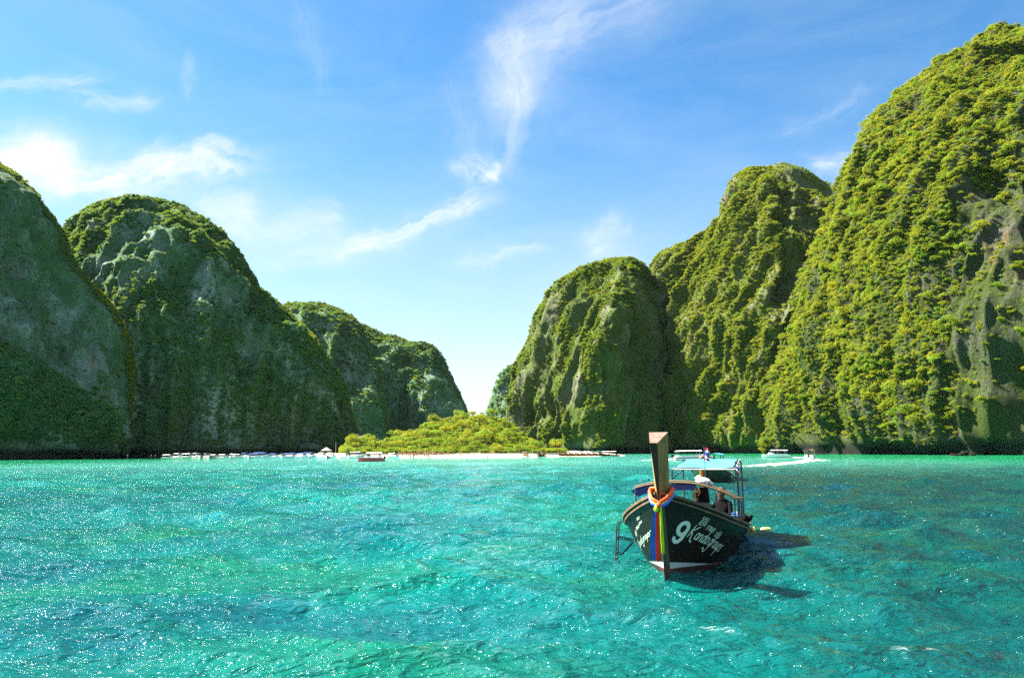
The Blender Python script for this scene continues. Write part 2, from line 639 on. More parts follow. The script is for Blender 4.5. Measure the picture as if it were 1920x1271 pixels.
# ------------------------------------------------------------------ water sheet
def build_water():
    ratio = 1.009
    r0, r1 = 1.2, 1650.0
    nr = int(math.log(r1 / r0) / math.log(ratio)) + 1
    rad = r0 * (r1 / r0) ** (np.arange(nr) / (nr - 1))
    az = np.concatenate([np.arange(-46, 46.01, 0.19), np.arange(48, 313.9, 4.0)])
    az = np.radians(az)
    nc = len(az)
    X = rad[:, None] * np.sin(az)[None, :]
    Y = rad[:, None] * np.cos(az)[None, :]
    spacing = np.maximum(rad * (ratio - 1), rad * math.radians(0.19))[:, None]
    Z = np.zeros_like(X)
    DX = np.zeros_like(X)
    DY = np.zeros_like(X)
    wr = np.random.default_rng(5)
    for k in range(70):
        lam = 0.38 * (16.0 ** (k / 69.0)) * wr.uniform(0.9, 1.1)
        th = math.radians(-100) + wr.normal(0, 0.62)
        kx, ky = 2 * math.pi / lam * math.cos(th), 2 * math.pi / lam * math.sin(th)
        ph = wr.uniform(0, 2 * math.pi)
        amp = 0.0084 * lam ** 1.03 * wr.uniform(0.5, 1.4)
        fade = np.clip((lam / spacing - 2.5) / 2.5, 0, 1)
        # uneven patches of chop
        arg = kx * X + ky * Y + ph
        Z += amp * fade * np.cos(arg)
        DX -= amp * fade * math.cos(th) * np.sin(arg) * 1.15
        DY -= amp * fade * math.sin(th) * np.sin(arg) * 1.15
    patch = 0.85 + 0.5 * fbm(np.stack([X * 0.09, Y * 0.13, X * 0], -1), 3, 40)
    Z *= patch
    V = np.stack([X + DX, Y + DY, Z], -1)
    # foam on a few breaking crests, front right of the picture
    foam = np.zeros_like(X)
    for (px, py, wx, wy, st) in ((1350, 1198, 0.62, 0.20, 1.0), (1740, 1228, 0.9, 0.18, 0.9), (1235, 1183, 0.30, 0.14, 0.8),
                                 (1640, 1190, 0.5, 0.16, 0.7), (1300, 1180, 0.3, 0.1, 0.6), (1590, 1240, 0.35, 0.12, 0.6),
                                 (1430, 1000, 0.9, 0.35, 0.45), (1310, 1195, 0.25, 0.1, .5)):
        d = ray(px, py)
        t = -CAM_H / d[2]
        cx, cy = d[0] * t, d[1] * t
        e = ((X - cx) / wx) ** 2 + ((Y - cy + 0.15 * np.sin(X * 5)) / wy) ** 2
        foam = np.maximum(foam, 0.62 * st * np.exp(-e) * (0.75 + 0.5 * np.clip(Z / 0.05, -1, 1)))
    F = grid_faces(nr, nc, wrap=True)
    me = fast_mesh('water', V.reshape(-1, 3), F[:, ::-1], water_mat())
    a = me.attributes.new('foam', 'FLOAT', 'POINT')
    a.data.foreach_set('value', np.clip(foam, 0, 1.2).ravel().astype(np.float32))
    # centre cap
    o = link('water', me)
    tag(o, kind='structure')
    return o


build_water()
sb = MB()
sb.box((0, 0, -9.5), (3380, 3380, 1.0))
tag(sb.build('seabed', simple('seabed_sand', (0.25, 0.24, 0.18), 0.9)), kind='structure')


# ------------------------------------------------------------------ cliffs
CLIFFS = {}


def spline(tab, s):
    tab = np.array(tab, float)
    return [np.interp(s, tab[:, 0], tab[:, k]) for k in range(1, tab.shape[1])]


def auto_s(pts):
    """append arc-length parameter to a traced outline"""
    P = np.array(pts, float)
    d = np.hypot(np.diff(P[:, 0]), np.diff(P[:, 1]))
    s = np.concatenate([[0], np.cumsum(d)])
    return s / s[-1]


def cliff(key, name, base, sil, mat, ns, nt, seed, a=2.0, b=1.35, back=120, rib=(7.0, 0.035, 0.006), lump=4.0, notch=5.0, shear=0.0, notch_h=6.0):
    """A limestone massif: a foot line at sea level, a crest line, a bulging face between them and a back slope behind."""
    s = np.linspace(0, 1, ns)
    sp = auto_s(sil)
    cx, cy, cd = spline(np.column_stack([sp, np.array(sil)]), s)
    C = np.array([at(x, y, d) for x, y, d in zip(cx, cy, cd)])
    bs = np.array(base, float)
    bx, bd = spline(bs, s)
    B = np.array([on_water(x, d) for x, d in zip(bx, bd)])
    C[:, 2] = np.maximum(C[:, 2], 0.0)
    rows = []
    # inward plan direction (away from the camera)
    tg = np.gradient(B, axis=0)
    nin = np.stack([-tg[:, 1], tg[:, 0]], -1)
    ln = np.linalg.norm(nin, axis=1, keepdims=True)
    nin = nin / np.maximum(ln, 1e-6)
    sgn = np.sign((nin * B[:, :2]).sum(1, keepdims=True))
    nin = nin * np.where(sgn == 0, 1, sgn)
    nin3 = np.column_stack([nin, np.zeros(ns)])
    notch = notch * (1 + 0.6 * vnoise(np.stack([s * ns * 0.11, s * 0, s * 0], -1), seed))[:, None]
    notch_h = notch_h * (1 + 0.5 * vnoise(np.stack([s * ns * 0.09, s * 0 + 5, s * 0], -1), seed))
    rows.append(B + nin3 * notch * 1.3 + np.array([0, 0, -3.0]))
    rows.append(B + nin3 * notch + np.array([0, 0, 0.9]))
    rows.append(B + nin3 * notch * 0.75 + np.column_stack([s * 0, s * 0, notch_h * 0.45 * np.minimum(1, C[:, 2] / 20)]))
    tt = np.linspace(0, 1, nt)
    for t in tt:
        w = t ** a
        h = 1 - (1 - t) ** b
        P = B + (C - B) * np.array([w, w, 0])
        zb = np.minimum(notch_h, C[:, 2] * 0.2)
        P[:, 2] = zb + (C[:, 2] - zb) * h
        rows.append(P)
    # keep the bulge of the face from standing above the crest line as seen from the bay
    slope = np.array([(P[:, 2] - CAM_H) / np.linalg.norm(P[:, :2], axis=1) for P in rows[3:]])
    k_ = np.clip(((C[:, 2] - CAM_H) / np.linalg.norm(C[:, :2], axis=1)) / np.maximum(slope.max(axis=0), 1e-4), 0.75, 1.0)
    k_ = np.where(C[:, 2] > 15, k_, 1.0)
    for P in rows[3:]:
        P[:, 2] *= k_
    C = C * np.column_stack([s * 0 + 1, s * 0 + 1, k_])
    cdir = C[:, :2] / np.linalg.norm(C[:, :2], axis=1, keepdims=True)
    cd3 = np.column_stack([cdir, np.zeros(ns)])
    for k, hz in ((0.06, 0.985), (0.15, 0.93), (0.32, 0.78), (0.6, 0.5), (1.0, 0.0)):
        P = C + cd3 * back * k
        P[:, 2] = C[:, 2] * hz - (3 if hz == 0 else 0)
        rows.append(P)
    G = np.array(rows)                                   # rows, ns, 3
    # outward normals
    du = np.gradient(G, axis=1)
    dv = np.gradient(G, axis=0)
    N = np.cross(du, dv)
    N /= np.maximum(np.linalg.norm(N, axis=-1, keepdims=True), 1e-6)
    flip = np.sign((N[len(rows) // 2] * -np.column_stack([cdir, np.zeros(ns)])).sum())
    N *= flip if flip != 0 else 1
    amp, fh, fv = rib
    q = np.stack([G[..., 0] * fh + shear * G[..., 2] * fh, G[..., 1] * fh, G[..., 2] * fv], -1)
    ridge = 1 - 2 * np.abs(vnoise(q, seed))
    ridge += 0.5 * (1 - 2 * np.abs(vnoise(q * np.array([2.3, 2.3, 1.6]), seed + 3)))
    ridge += 0.22 * (1 - 2 * np.abs(vnoise(q * np.array([5.3, 5.3, 3.0]), seed + 5)))
    lumps = fbm(G * 0.045, 4, seed + 9, 0.55)
    fade = np.clip(np.arange(len(rows)) / 6.0, 0.1, 1)[:, None]
    crest = 1 - 0.75 * np.exp(-((np.arange(len(rows)) - (nt + 2)) / (nt * 0.10)) ** 2)[:, None]
    D = (amp * (ridge - 0.55) + lump * lumps) * fade * crest
    D[:1] = 0
    G2 = G + N * D[..., None]
    G2[-1, :, 2] = np.minimum(G2[-1, :, 2], -1.0)
    F = grid_faces(len(rows), ns)
    me = fast_mesh(name, G2.reshape(-1, 3), F if flip > 0 else F[:, ::-1], mat)
    o = link(name, me)
    tag(o, kind='structure')
    # re-evaluate normals on the displaced face for planting
    du = np.gradient(G2, axis=1)
    dv = np.gradient(G2, axis=0)
    N2 = np.cross(du, dv)
    N2 /= np.maximum(np.linalg.norm(N2, axis=-1, keepdims=True), 1e-6)
    N2 *= flip
    T2 = np.broadcast_to(np.concatenate([[-0.08, -0.05, -0.02], tt, 1 + np.array([0.02, 0.05, 0.1, 0.2, 0.3])])[:, None], G2.shape[:2])
    CLIFFS[key] = dict(G=G2, N=N2, T=T2, S=np.broadcast_to(s[None, :], G2.shape[:2]), D=D)
    return o


# nearest on the left, rim lit, its face in shade
cliff('A', 'limestone_cliff',
      [(0, -330, 300), (0.5, -40, 345), (0.80, 150, 372), (0.93, 222, 388), (1, 236, 400)],
      [(-330, 330, 380), (-250, 210, 390), (-120, 225, 400), (0, 312, 408), (25, 330, 408), (62, 366, 408), (78, 396, 408), (100, 418, 407), (122, 445, 406),
       (150, 503, 405), (172, 537, 404), (200, 567, 403), (226, 600, 402), (238, 625, 401), (246, 665, 401), (248, 720, 400), (240, 780, 400), (236, 850, 400)],
      ROCK_L, 190, 100, 21, a=1.7, b=1.2, rib=(7, 0.03, 0.010), lump=5)
# a lower wooded shoulder in front of it, at the left edge
cliff('A2', 'limestone_cliff',
      [(0, -330, 268), (0.5, -60, 310), (0.85, 110, 335), (1, 222, 345)],
      [(-330, 640, 290), (-150, 640, 320), (-40, 655, 335), (30, 672, 345), (80, 700, 350), (130, 715, 352), (165, 745, 352), (200, 765, 351), (222, 790, 350), (222, 850, 347)],
      ROCK_L, 130, 50, 22, a=1.6, b=1.3, rib=(5, 0.05, 0.02), lump=5, back=60)
# big dome
cliff('B', 'limestone_cliff',
      [(0, 90, 408), (0.25, 180, 408), (0.5, 330, 418), (0.7, 480, 432), (0.85, 590, 445), (0.95, 660, 452), (1, 692, 462)],
      [(92, 700, 480), (98, 560, 500), (112, 450, 520), (130, 414, 525), (152, 398, 525), (190, 381, 525), (230, 376, 525), (275, 377, 525), (330, 388, 524), (380, 411, 522),
       (420, 444, 518), (450, 480, 512), (468, 510, 508), (490, 545, 502), (525, 575, 496), (560, 605, 488), (600, 655, 478), (625, 690, 468), (645, 725, 474), (655, 765, 470),
       (668, 800, 468), (690, 845, 466)],
      ROCK_L, 240, 130, 31, a=2.2, b=1.3, rib=(6, 0.05, 0.006), lump=2.6)
# two humps behind the beach wood, left of the gap
cliff('C1', 'limestone_cliff',
      [(0, 430, 660), (0.3, 520, 650), (0.7, 650, 640), (1, 732, 655)],
      [(430, 640, 700), (500, 590, 720), (540, 572, 725), (575, 568, 725), (610, 570, 725), (640, 581, 722), (670, 600, 715), (688, 628, 708), (699, 660, 700), (712, 695, 690), (722, 760, 675), (732, 850, 660)],
      ROCK_L, 130, 90, 41, a=2.4, b=1.3, rib=(5, 0.028, 0.008), lump=5)
cliff('C2', 'limestone_cliff',
      [(0, 600, 745), (0.5, 740, 735), (0.8, 850, 730), (1, 884, 745)],
      [(600, 640, 780), (660, 600, 790), (690, 609, 795), (720, 626, 795), (765, 640, 792), (800, 640, 790), (820, 651, 786), (835, 676, 782), (850, 706, 776), (862, 740, 768), (874, 777, 758), (880, 810, 752), (884, 850, 748)],
      ROCK_L, 150, 90, 47, a=2.6, b=1.25, rib=(6, 0.028, 0.006), lump=4)
# far sliver right of the gap
cliff('D', 'limestone_cliff',
      [(0, 900, 820), (0.5, 950, 800), (1, 1040, 810)],
      [(900, 840, 825), (908, 790, 830), (920, 752, 835), (930, 722, 838), (941, 700, 840), (952, 687, 840), (966, 684, 840), (1000, 690, 840), (1040, 720, 840)],
      ROCK_L, 70, 60, 51, a=2.2, b=1.3, rib=(4, 0.03, 0.008), lump=4)
# pale wall at the right end of the beach
cliff('E', 'limestone_cliff',
      [(0, 953, 640), (0.25, 985, 600), (0.5, 1060, 545), (0.7, 1130, 515), (0.85, 1200, 530), (1, 1300, 600)],
      [(953, 850, 637), (956, 760, 639), (960, 720, 641), (966, 690, 642), (976, 664, 643), (990, 638, 643), (1001, 608, 642), (1011, 584, 641), (1030, 550, 637), (1046, 534, 633), (1060, 521, 629),
       (1085, 506, 623), (1115, 495, 615), (1145, 488, 611), (1190, 487, 611), (1212, 500, 615), (1228, 522, 620), (1260, 545, 630), (1300, 580, 640)],
      ROCK_E, 210, 120, 61, a=2.3, b=1.3, rib=(7, 0.045, 0.007), lump=4, shear=-0.35)
# ribbed sunlit wall, and the peak behind it
cliff('F2', 'limestone_cliff',
      [(0, 1340, 710), (0.4, 1450, 670), (1, 1640, 650)],
      [(1340, 520, 730), (1380, 400, 740), (1410, 325, 745), (1440, 311, 746), (1465, 305, 746), (1500, 315, 745), (1540, 335, 744), (1570, 355, 742), (1584, 380, 740), (1620, 430, 735), (1660, 520, 730)],
      ROCK_F, 120, 80, 75, a=2.0, b=1.3, rib=(5, 0.03, 0.01), lump=4)
cliff('F', 'limestone_cliff',
      [(0, 1187, 610), (0.10, 1205, 590), (0.30, 1270, 545), (0.50, 1370, 490), (0.68, 1455, 455), (0.80, 1520, 458), (1, 1640, 480)],
      [(1187, 850, 615), (1193, 770, 622), (1200, 700, 630), (1204, 620, 638), (1212, 540, 650), (1222, 496, 658), (1240, 474, 660), (1270, 462, 658), (1310, 446, 637), (1338, 426, 631), (1352, 402, 625), (1353, 380, 623), (1366, 350, 619),
       (1386, 331, 615), (1410, 316, 610), (1438, 315, 603), (1460, 335, 595), (1490, 352, 585), (1530, 370, 577), (1560, 398, 570), (1590, 450, 565), (1640, 560, 555)],
      ROCK_F, 260, 150, 71, a=1.9, b=1.25, rib=(9, 0.050, 0.007), lump=4, shear=-0.55)
# the big one on the right
cliff('G', 'limestone_cliff',
      [(0, 1436, 424), (0.10, 1452, 408), (0.25, 1500, 376), (0.42, 1600, 326), (0.55, 1700, 290), (0.64, 1775, 272), (0.72, 1850, 258), (0.80, 1930, 246), (1, 2300, 205)],
      [(1436, 850, 426), (1448, 800, 429), (1464, 722, 433), (1490, 652, 436), (1518, 592, 436), (1521, 540, 440), (1530, 490, 440), (1545, 440, 440), (1578, 382, 437), (1590, 340, 437), (1600, 300, 435), (1625, 240, 429), (1650, 210, 425),
       (1700, 180, 429), (1750, 142, 430), (1800, 106, 432), (1850, 80, 442), (1890, 60, 437), (1925, 56, 433), (2000, 48, 423), (2120, 60, 409), (2300, 120, 385)],
      ROCK_G, 280, 170, 81, a=1.7, b=1.3, rib=(5.5, 0.05, 0.010), lump=3.0, shear=-0.15)


# ------------------------------------------------------------------ foliage
def crown_mesh(name, mat, seed, n_lobes=12, per=22, leaf=0.20, squash=0.8, spread=0.62):
    """an open crown of leaf sprays gathered in uneven lobes, about 1 m in radius"""
    r = np.random.default_rng(seed)
    V, F = [], []
    for k in range(n_lobes):
        d = r.normal(size=3)
        d[2] = abs(d[2]) * 0.9 - 0.25
        d /= np.linalg.norm(d)
        c = d * spread * r.uniform(0.55, 1.1)
        c[2] *= squash
        lr = r.uniform(0.24, 0.46)
        for j in range(per):
            o = r.normal(size=3)
            o /= np.linalg.norm(o)
            if o[2] < -0.4:
                o[2] *= -0.5
            p = c + o * lr * r.uniform(0.86, 1.06) * np.array([1, 1, 0.8])
            nrm = o * 1.3 + d * 0.3 + np.array([0, 0, 0.30]) + r.normal(size=3) * 0.32
            nrm /= np.linalg.norm(nrm)
            t = np.cross(nrm, r.normal(size=3))
            t /= np.linalg.norm(t)
            bb = np.cross(nrm, t)
            L = leaf * r.uniform(0.7, 1.5)
            Wd = L * r.uniform(0.45, 0.8)
            i0 = len(V)
            droop = nrm * -L * 0.22
            V += [p - t * L * 0.5 + droop, p + bb * Wd * 0.5, p + t * L * 0.5 + droop, p - bb * Wd * 0.5]
            F.append((i0, i0 + 1, i0 + 2, i0 + 3))
    return fast_mesh(name, np.array(V), np.array(F), mat, smooth=False)


def variants(prefix, mat, n, seed, **kw):
    return [crown_mesh(prefix, mat, seed + i, **kw) for i in range(n)]


CR_SUN = variants('crown_sunny', LEAF_SUN, 5, 100)
CR_FRESH = variants('crown_fresh', LEAF_FRESH, 5, 200)
BIG_SUN = variants('crown_broad', LEAF_SUN, 4, 700, n_lobes=20, per=24, leaf=0.15, spread=0.72) + variants('crown_broad', LEAF_FRESH, 3, 720, n_lobes=18, per=24, leaf=0.15, spread=0.7)
CR_DEEP = variants('crown_deep', LEAF_DEEP, 5, 300, n_lobes=10, per=18, leaf=0.24)


def scatter_object(name, pts, rots, scls, vis, meshes, label=None, parent=None):
    """one 'stuff' object: points carrying instanced crowns"""
    me = bpy.data.meshes.new(name)
    n = len(pts)
    me.vertices.add(n)
    me.vertices.foreach_set('co', np.asarray(pts, np.float32).ravel())
    for nm, typ, arr, key in (('rot', 'FLOAT_VECTOR', rots, 'vector'), ('scl', 'FLOAT_VECTOR', scls, 'vector'), ('vi', 'INT', vis, 'value')):
        at_ = me.attributes.new(nm, typ, 'POINT')
        at_.data.foreach_set(key, np.asarray(arr, np.int32 if typ == 'INT' else np.float32).ravel())
    o = link(name, me, parent)
    ng = bpy.data.node_groups.new(name + '_nodes', 'GeometryNodeTree')
    ng.interface.new_socket('Geometry', in_out='INPUT', socket_type='NodeSocketGeometry')
    ng.interface.new_socket('Geometry', in_out='OUTPUT', socket_type='NodeSocketGeometry')
    gi = ng.nodes.new('NodeGroupInput')
    go = ng.nodes.new('NodeGroupOutput')
    jn = ng.nodes.new('GeometryNodeJoinGeometry')

    def attr(nm, typ):
        a = ng.nodes.new('GeometryNodeInputNamedAttribute')
        a.data_type = typ
        a.inputs['Name'].default_value = nm
        return a.outputs[0]
    rot, scl, vi = attr('rot', 'FLOAT_VECTOR'), attr('scl', 'FLOAT_VECTOR'), attr('vi', 'INT')
    e2r = ng.nodes.new('FunctionNodeEulerToRotation')
    ng.links.new(rot, e2r.inputs[0])
    for k, m in enumerate(meshes):
        src = bpy.data.objects.new(m.name + '_source', m)
        oi = ng.nodes.new('GeometryNodeObjectInfo')
        oi.inputs['Object'].default_value = src
        cmp_ = ng.nodes.new('FunctionNodeCompare')
        cmp_.data_type = 'INT'
        cmp_.operation = 'EQUAL'
        ng.links.new(vi, cmp_.inputs[2])
        cmp_.inputs[3].default_value = k
        ip = ng.nodes.new('GeometryNodeInstanceOnPoints')
        ng.links.new(gi.outputs[0], ip.inputs['Points'])
        ng.links.new(cmp_.outputs[0], ip.inputs['Selection'])
        ng.links.new(oi.outputs['Geometry'], ip.inputs['Instance'])
        ng.links.new(e2r.outputs[0], ip.inputs['Rotation'])
        ng.links.new(scl, ip.inputs['Scale'])
        ng.links.new(ip.outputs[0], jn.inputs[0])
    ng.links.new(jn.outputs[0], go.inputs[0])
    md = o.modifiers.new('scatter', 'NODES')
    md.node_group = ng
    if label:
        tag(o, label, 'foliage', kind='stuff')
    else:
        tag(o, kind='stuff')
    return o


def sample_face(key, n, seed):
    """n random points on a cliff face, evenly by area"""
    c = CLIFFS[key]
    G, N, T, S, D = c['G'], c['N'], c['T'], c['S'], c['D']
    r = np.random.default_rng(seed)
    e1 = G[1:, :-1] - G[:-1, :-1]
    e2 = G[:-1, 1:] - G[:-1, :-1]
    A = np.linalg.norm(np.cross(e1, e2), axis=-1)
    A[T[:-1, :-1] > 1.06] = 0
    A[:3] = 0
    p = A.ravel() / A.sum()
    idx = r.choice(p.size, n, p=p)
    i, j = np.unravel_index(idx, A.shape)
    fi, fj = r.random(n), r.random(n)

    def bl(Q):
        w = [(1 - fi) * (1 - fj), (1 - fi) * fj, fi * (1 - fj), fi * fj]
        q = [Q[i, j], Q[i, j + 1], Q[i + 1, j], Q[i + 1, j + 1]]
        return sum((wk[:, None] if qk.ndim > 1 else wk) * qk for wk, qk in zip(w, q))
    P, Nn, Tt, Ss, Dd = bl(G), bl(N), bl(T), bl(S), bl(D)
    Nn /= np.maximum(np.linalg.norm(Nn, axis=1, keepdims=True), 1e-6)
    return P, Nn, Tt, Ss, Dd, r


def plant(key, n, seed, dens, size, meshes, name='cliff_foliage', label=None, keep=0, out=0.25):
    P, N, T, S, D, r = sample_face(key, n, seed)
    d = dens(P, N, T, S, D)
    ok = r.random(n) < d
    P, N, T = P[ok], N[ok], T[ok]
    m = len(P)
    sz = size[0] * (size[1] / size[0]) ** (r.random(m) ** 1.6)
    sz *= 0.8 + 0.35 * np.clip(fbm(P * 0.06, 2, seed), -1, 1)
    P = P + N * (sz * out)[:, None] + np.array([0, 0, 0.15]) * sz[:, None]
    rots = np.stack([r.normal(0, 0.25, m), r.normal(0, 0.25, m), r.uniform(0, 6.28, m)], -1)
    scl = np.stack([sz * r.uniform(0.85, 1.15, m), sz * r.uniform(0.85, 1.15, m), sz * r.uniform(0.75, 1.1, m)], -1)
    vi = r.integers(0, len(meshes), m)
    big = np.argsort(-sz)[:keep]
    rest = np.setdiff1d(np.arange(m), big)
    scatter_object(name, P[rest], rots[rest], scl[rest], vi[rest], meshes, label)
    return [(P[k], rots[k], scl[k], meshes[vi[k]]) for k in big]


def patchy(P, f, seed, lo, hi):
    return np.clip((fbm(P * f, 3, seed) - lo) / (hi - lo), 0, 1)


def dens_G(P, N, T, S, D):
    d = 0.5 + 0.9 * patchy(P, 0.06, 3, -0.45, 0.15)
    bare = np.clip((S - 0.63) / 0.05, 0, 1) * np.clip((0.43 + 0.07 * fbm(P * 0.03, 2, 6) - T) / 0.10, 0, 1)
    low = np.clip((0.10 - T) / 0.08, 0, 1)
    return np.clip(d * (1 - 0.93 * bare) * (1 - 0.75 * low), 0, 1)


def dens_F(P, N, T, S, D):
    d = 0.30 + 0.9 * patchy(P * np.array([1, 1, 0.45]), 0.06, 5, -0.4, 0.3)
    bare = np.clip((S - 0.68) / 0.05, 0, 1) * np.clip((0.93 - T) / 0.10, 0, 1)
    return np.clip(d * (1 - 0.85 * bare) * (1 - 0.6 * np.clip((0.07 - T) / 0.07, 0, 1)), 0, 1)


def dens_E(P, N, T, S, D):
    d = 0.07 + 0.72 * patchy(P * np.array([1, 1, 0.25]), 0.07, 7, -0.05, 0.4)
    top = np.clip((T - 0.80) / 0.12, 0, 1)
    low = np.clip((0.12 - T) / 0.05, 0, 1) * 0
    band = np.exp(-((T - 0.20) / 0.035) ** 2)
    return np.clip((d + top * 0.8) * (1 - 0.85 * band), 0, 1)


def dens_B(P, N, T, S, D):
    d = 0.05 + 0.30 * patchy(P * np.array([1, 1, 0.5]), 0.05, 9, 0.0, 0.5)
    top = np.clip((T - 0.64 - 0.05 * fbm(P * 0.03, 2, 8)) / 0.06, 0, 1)
    edge = np.clip((S - 0.70) / 0.1, 0, 1) * np.clip((T - 0.82) / 0.1, 0, 1)
    low = np.clip((0.46 + 0.05 * fbm(P * 0.03, 2, 4) - T) / 0.04, 0, 1)
    foot = np.clip((0.10 - T) / 0.05, 0, 1)
    return np.clip(d + 0.9 * top + 0.6 * edge + 0.75 * low - 0.5 * foot, 0, 1)


def dens_A(P, N, T, S, D):
    d = 0.06 + 0.45 * patchy(P * np.array([1, 1, 0.5]), 0.05, 10, 0.0, 0.5)
    top = np.clip((T - 0.90) / 0.05, 0, 1)
    low = np.clip((0.34 - T) / 0.05, 0, 1)
    return np.clip(d + 0.9 * top + 0.6 * low, 0, 1)


def dens_dense(P, N, T, S, D):
    return np.clip(0.45 + 0.6 * patchy(P, 0.05, 12, -0.4, 0.3) - 0.6 * np.clip((0.08 - T) / 0.06, 0, 1), 0, 1)


def dens_C(P, N, T, S, D):
    top = np.clip((T - 0.80) / 0.08, 0, 1)
    return np.clip(0.22 + 0.3 * patchy(P, 0.04, 15, -0.2, 0.5) + 0.75 * top, 0, 1)


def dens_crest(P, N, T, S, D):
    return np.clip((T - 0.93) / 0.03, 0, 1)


shrubs_G = plant('G', 2200, 61, dens_G, (2.4, 4.6), BIG_SUN, name='cliff_tree_foliage', label='scattered broad tree crowns on the tall right cliff', keep=190, out=0.35)
plant('G', 46000, 1, dens_G, (1.0, 3.1), CR_SUN + CR_FRESH[:2], label='dense yellow-green shrubs clothing the tall cliff at the right edge')
plant('G', 60000, 2, dens_G, (0.6, 1.5), CR_SUN + CR_DEEP[:2], label='low creeping growth filling in between the shrubs of the tall right cliff')
shrubs_F = plant('F', 2000, 63, dens_F, (2.0, 3.9), BIG_SUN, name='cliff_tree_foliage', label='scattered broad tree crowns on the ribs of the second cliff from the right', keep=90, out=0.35)
plant('F', 48000, 3, dens_F, (0.9, 2.7), CR_SUN[:4] + CR_FRESH[:2], label='yellow-green shrubs along the slanting ribs of the second cliff from the right')
plant('F', 70000, 4, dens_F, (0.6, 1.5), CR_SUN + CR_FRESH[:3], label='low growth hanging from the ribs of the second cliff from the right')
plant('F2', 6000, 5, dens_dense, (1.2, 2.8), CR_FRESH, label='green scrub on the hazy peak behind the ribbed cliff')
plant('E', 32000, 6, dens_E, (0.9, 2.5), CR_SUN[:3] + CR_FRESH, label='green shrubs on the ledges of the pale wall right of the beach')
plant('E', 46000, 7, dens_E, (0.6, 1.4), CR_FRESH + CR_DEEP[:2], label='low creepers streaking the pale wall right of the beach')
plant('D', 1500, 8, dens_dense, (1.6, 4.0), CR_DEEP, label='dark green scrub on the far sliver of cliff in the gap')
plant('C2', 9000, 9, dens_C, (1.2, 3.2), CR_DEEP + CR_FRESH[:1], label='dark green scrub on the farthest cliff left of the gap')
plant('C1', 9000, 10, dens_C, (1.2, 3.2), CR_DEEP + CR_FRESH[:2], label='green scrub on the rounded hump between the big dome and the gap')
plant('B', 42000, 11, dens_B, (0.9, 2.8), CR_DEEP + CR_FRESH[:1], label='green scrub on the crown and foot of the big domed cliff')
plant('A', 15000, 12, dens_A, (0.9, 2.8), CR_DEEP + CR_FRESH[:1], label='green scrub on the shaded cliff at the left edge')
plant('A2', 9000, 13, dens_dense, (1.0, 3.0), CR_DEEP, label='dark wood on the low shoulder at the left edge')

# crest plants that catch the sun
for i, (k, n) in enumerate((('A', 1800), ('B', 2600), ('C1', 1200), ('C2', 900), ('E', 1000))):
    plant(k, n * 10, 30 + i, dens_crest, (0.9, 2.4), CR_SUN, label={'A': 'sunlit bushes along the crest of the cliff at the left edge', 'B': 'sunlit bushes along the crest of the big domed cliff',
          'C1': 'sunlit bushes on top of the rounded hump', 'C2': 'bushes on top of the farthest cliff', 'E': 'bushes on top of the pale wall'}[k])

for lst, lab, grp in ((shrubs_G, 'the tall right cliff', 'large shrubs on the tall right cliff'),
                      (shrubs_F, 'the ribbed cliff', 'large shrubs on the ribbed cliff')):
    zmax = max(q[0][2] for q in lst)
    for (p, ro, s3, me) in lst:
        o = link('cliff_shrub', me)
        zone = ('near the foot', 'low down', 'at mid-height', 'high up', 'near the crest')[min(4, int(5 * p[2] / (zmax + 1)))]
        px_ = proj(p)[0]
        side_ = 'left edge' if px_ < (1600 if 'tall' in lab else 1330) else ('sunlit middle' if px_ < (1760 if 'tall' in lab else 1440) else 'right part')
        o.location = p
        o.rotation_euler = ro
        o.scale = s3
        tag(o, ('bushy ' if s3[0] < 3.0 else 'broad ') + ('yellow-green' if me in BIG_SUN[:4] else 'bright green') + ' shrub ' + zone + ', ' + side_ + ' of ' + lab, 'shrub', grp)

# ------------------------------------------------------------------ beach and the wooded rise
BEACH_Y = 318.0


def build_beach():
    xs = np.linspace(-175, 52, 120)
    rows = []
    for k, (dy, z) in enumerate(((-9, -0.7), (-3, -0.15), (0, 0.02), (6, 0.25), (16, 0.75), (28, 1.3), (45, 1.7), (110, 2.4))):
        y = BEACH_Y + dy + 2.2 * np.sin(xs * 0.07) + 0.0009 * (xs + 40) ** 2 * 0.6
        y = y + np.clip((-xs - 62) / 60, 0, 1) * 62
        zz = z - np.clip((xs - 36) / 14, 0, 1) * 1.2
        rows.append(np.stack([xs, y, zz + 0 * xs], -1))
    G = np.array(rows)
    F = grid_faces(len(rows), len(xs))
    o = link('beach', fast_mesh('beach', G.reshape(-1, 3), F, sand_mat()))
    tag(o, kind='structure')


build_beach()

WOOD_TOP = [(640, 838), (665, 812), (690, 812), (712, 836), (735, 826), (765, 818), (790, 808), (815, 800), (840, 790), (870, 787), (905, 782), (935, 790), (960, 800), (985, 835), (1010, 848), (1060, 850)]


def wood_height(px, Y):
    """height of the rise behind the sand at pixel column px and distance Y"""
    tp = np.interp(px, [p[0] for p in WOOD_TOP], [p[1] for p in WOOD_TOP])
    top = max(at(px, tp, 450)[2], 1.5)
    k = np.clip((Y - 350) / 100.0, 0, 1)
    return 1.6 + (top - 1.6) * (k ** 1.1)


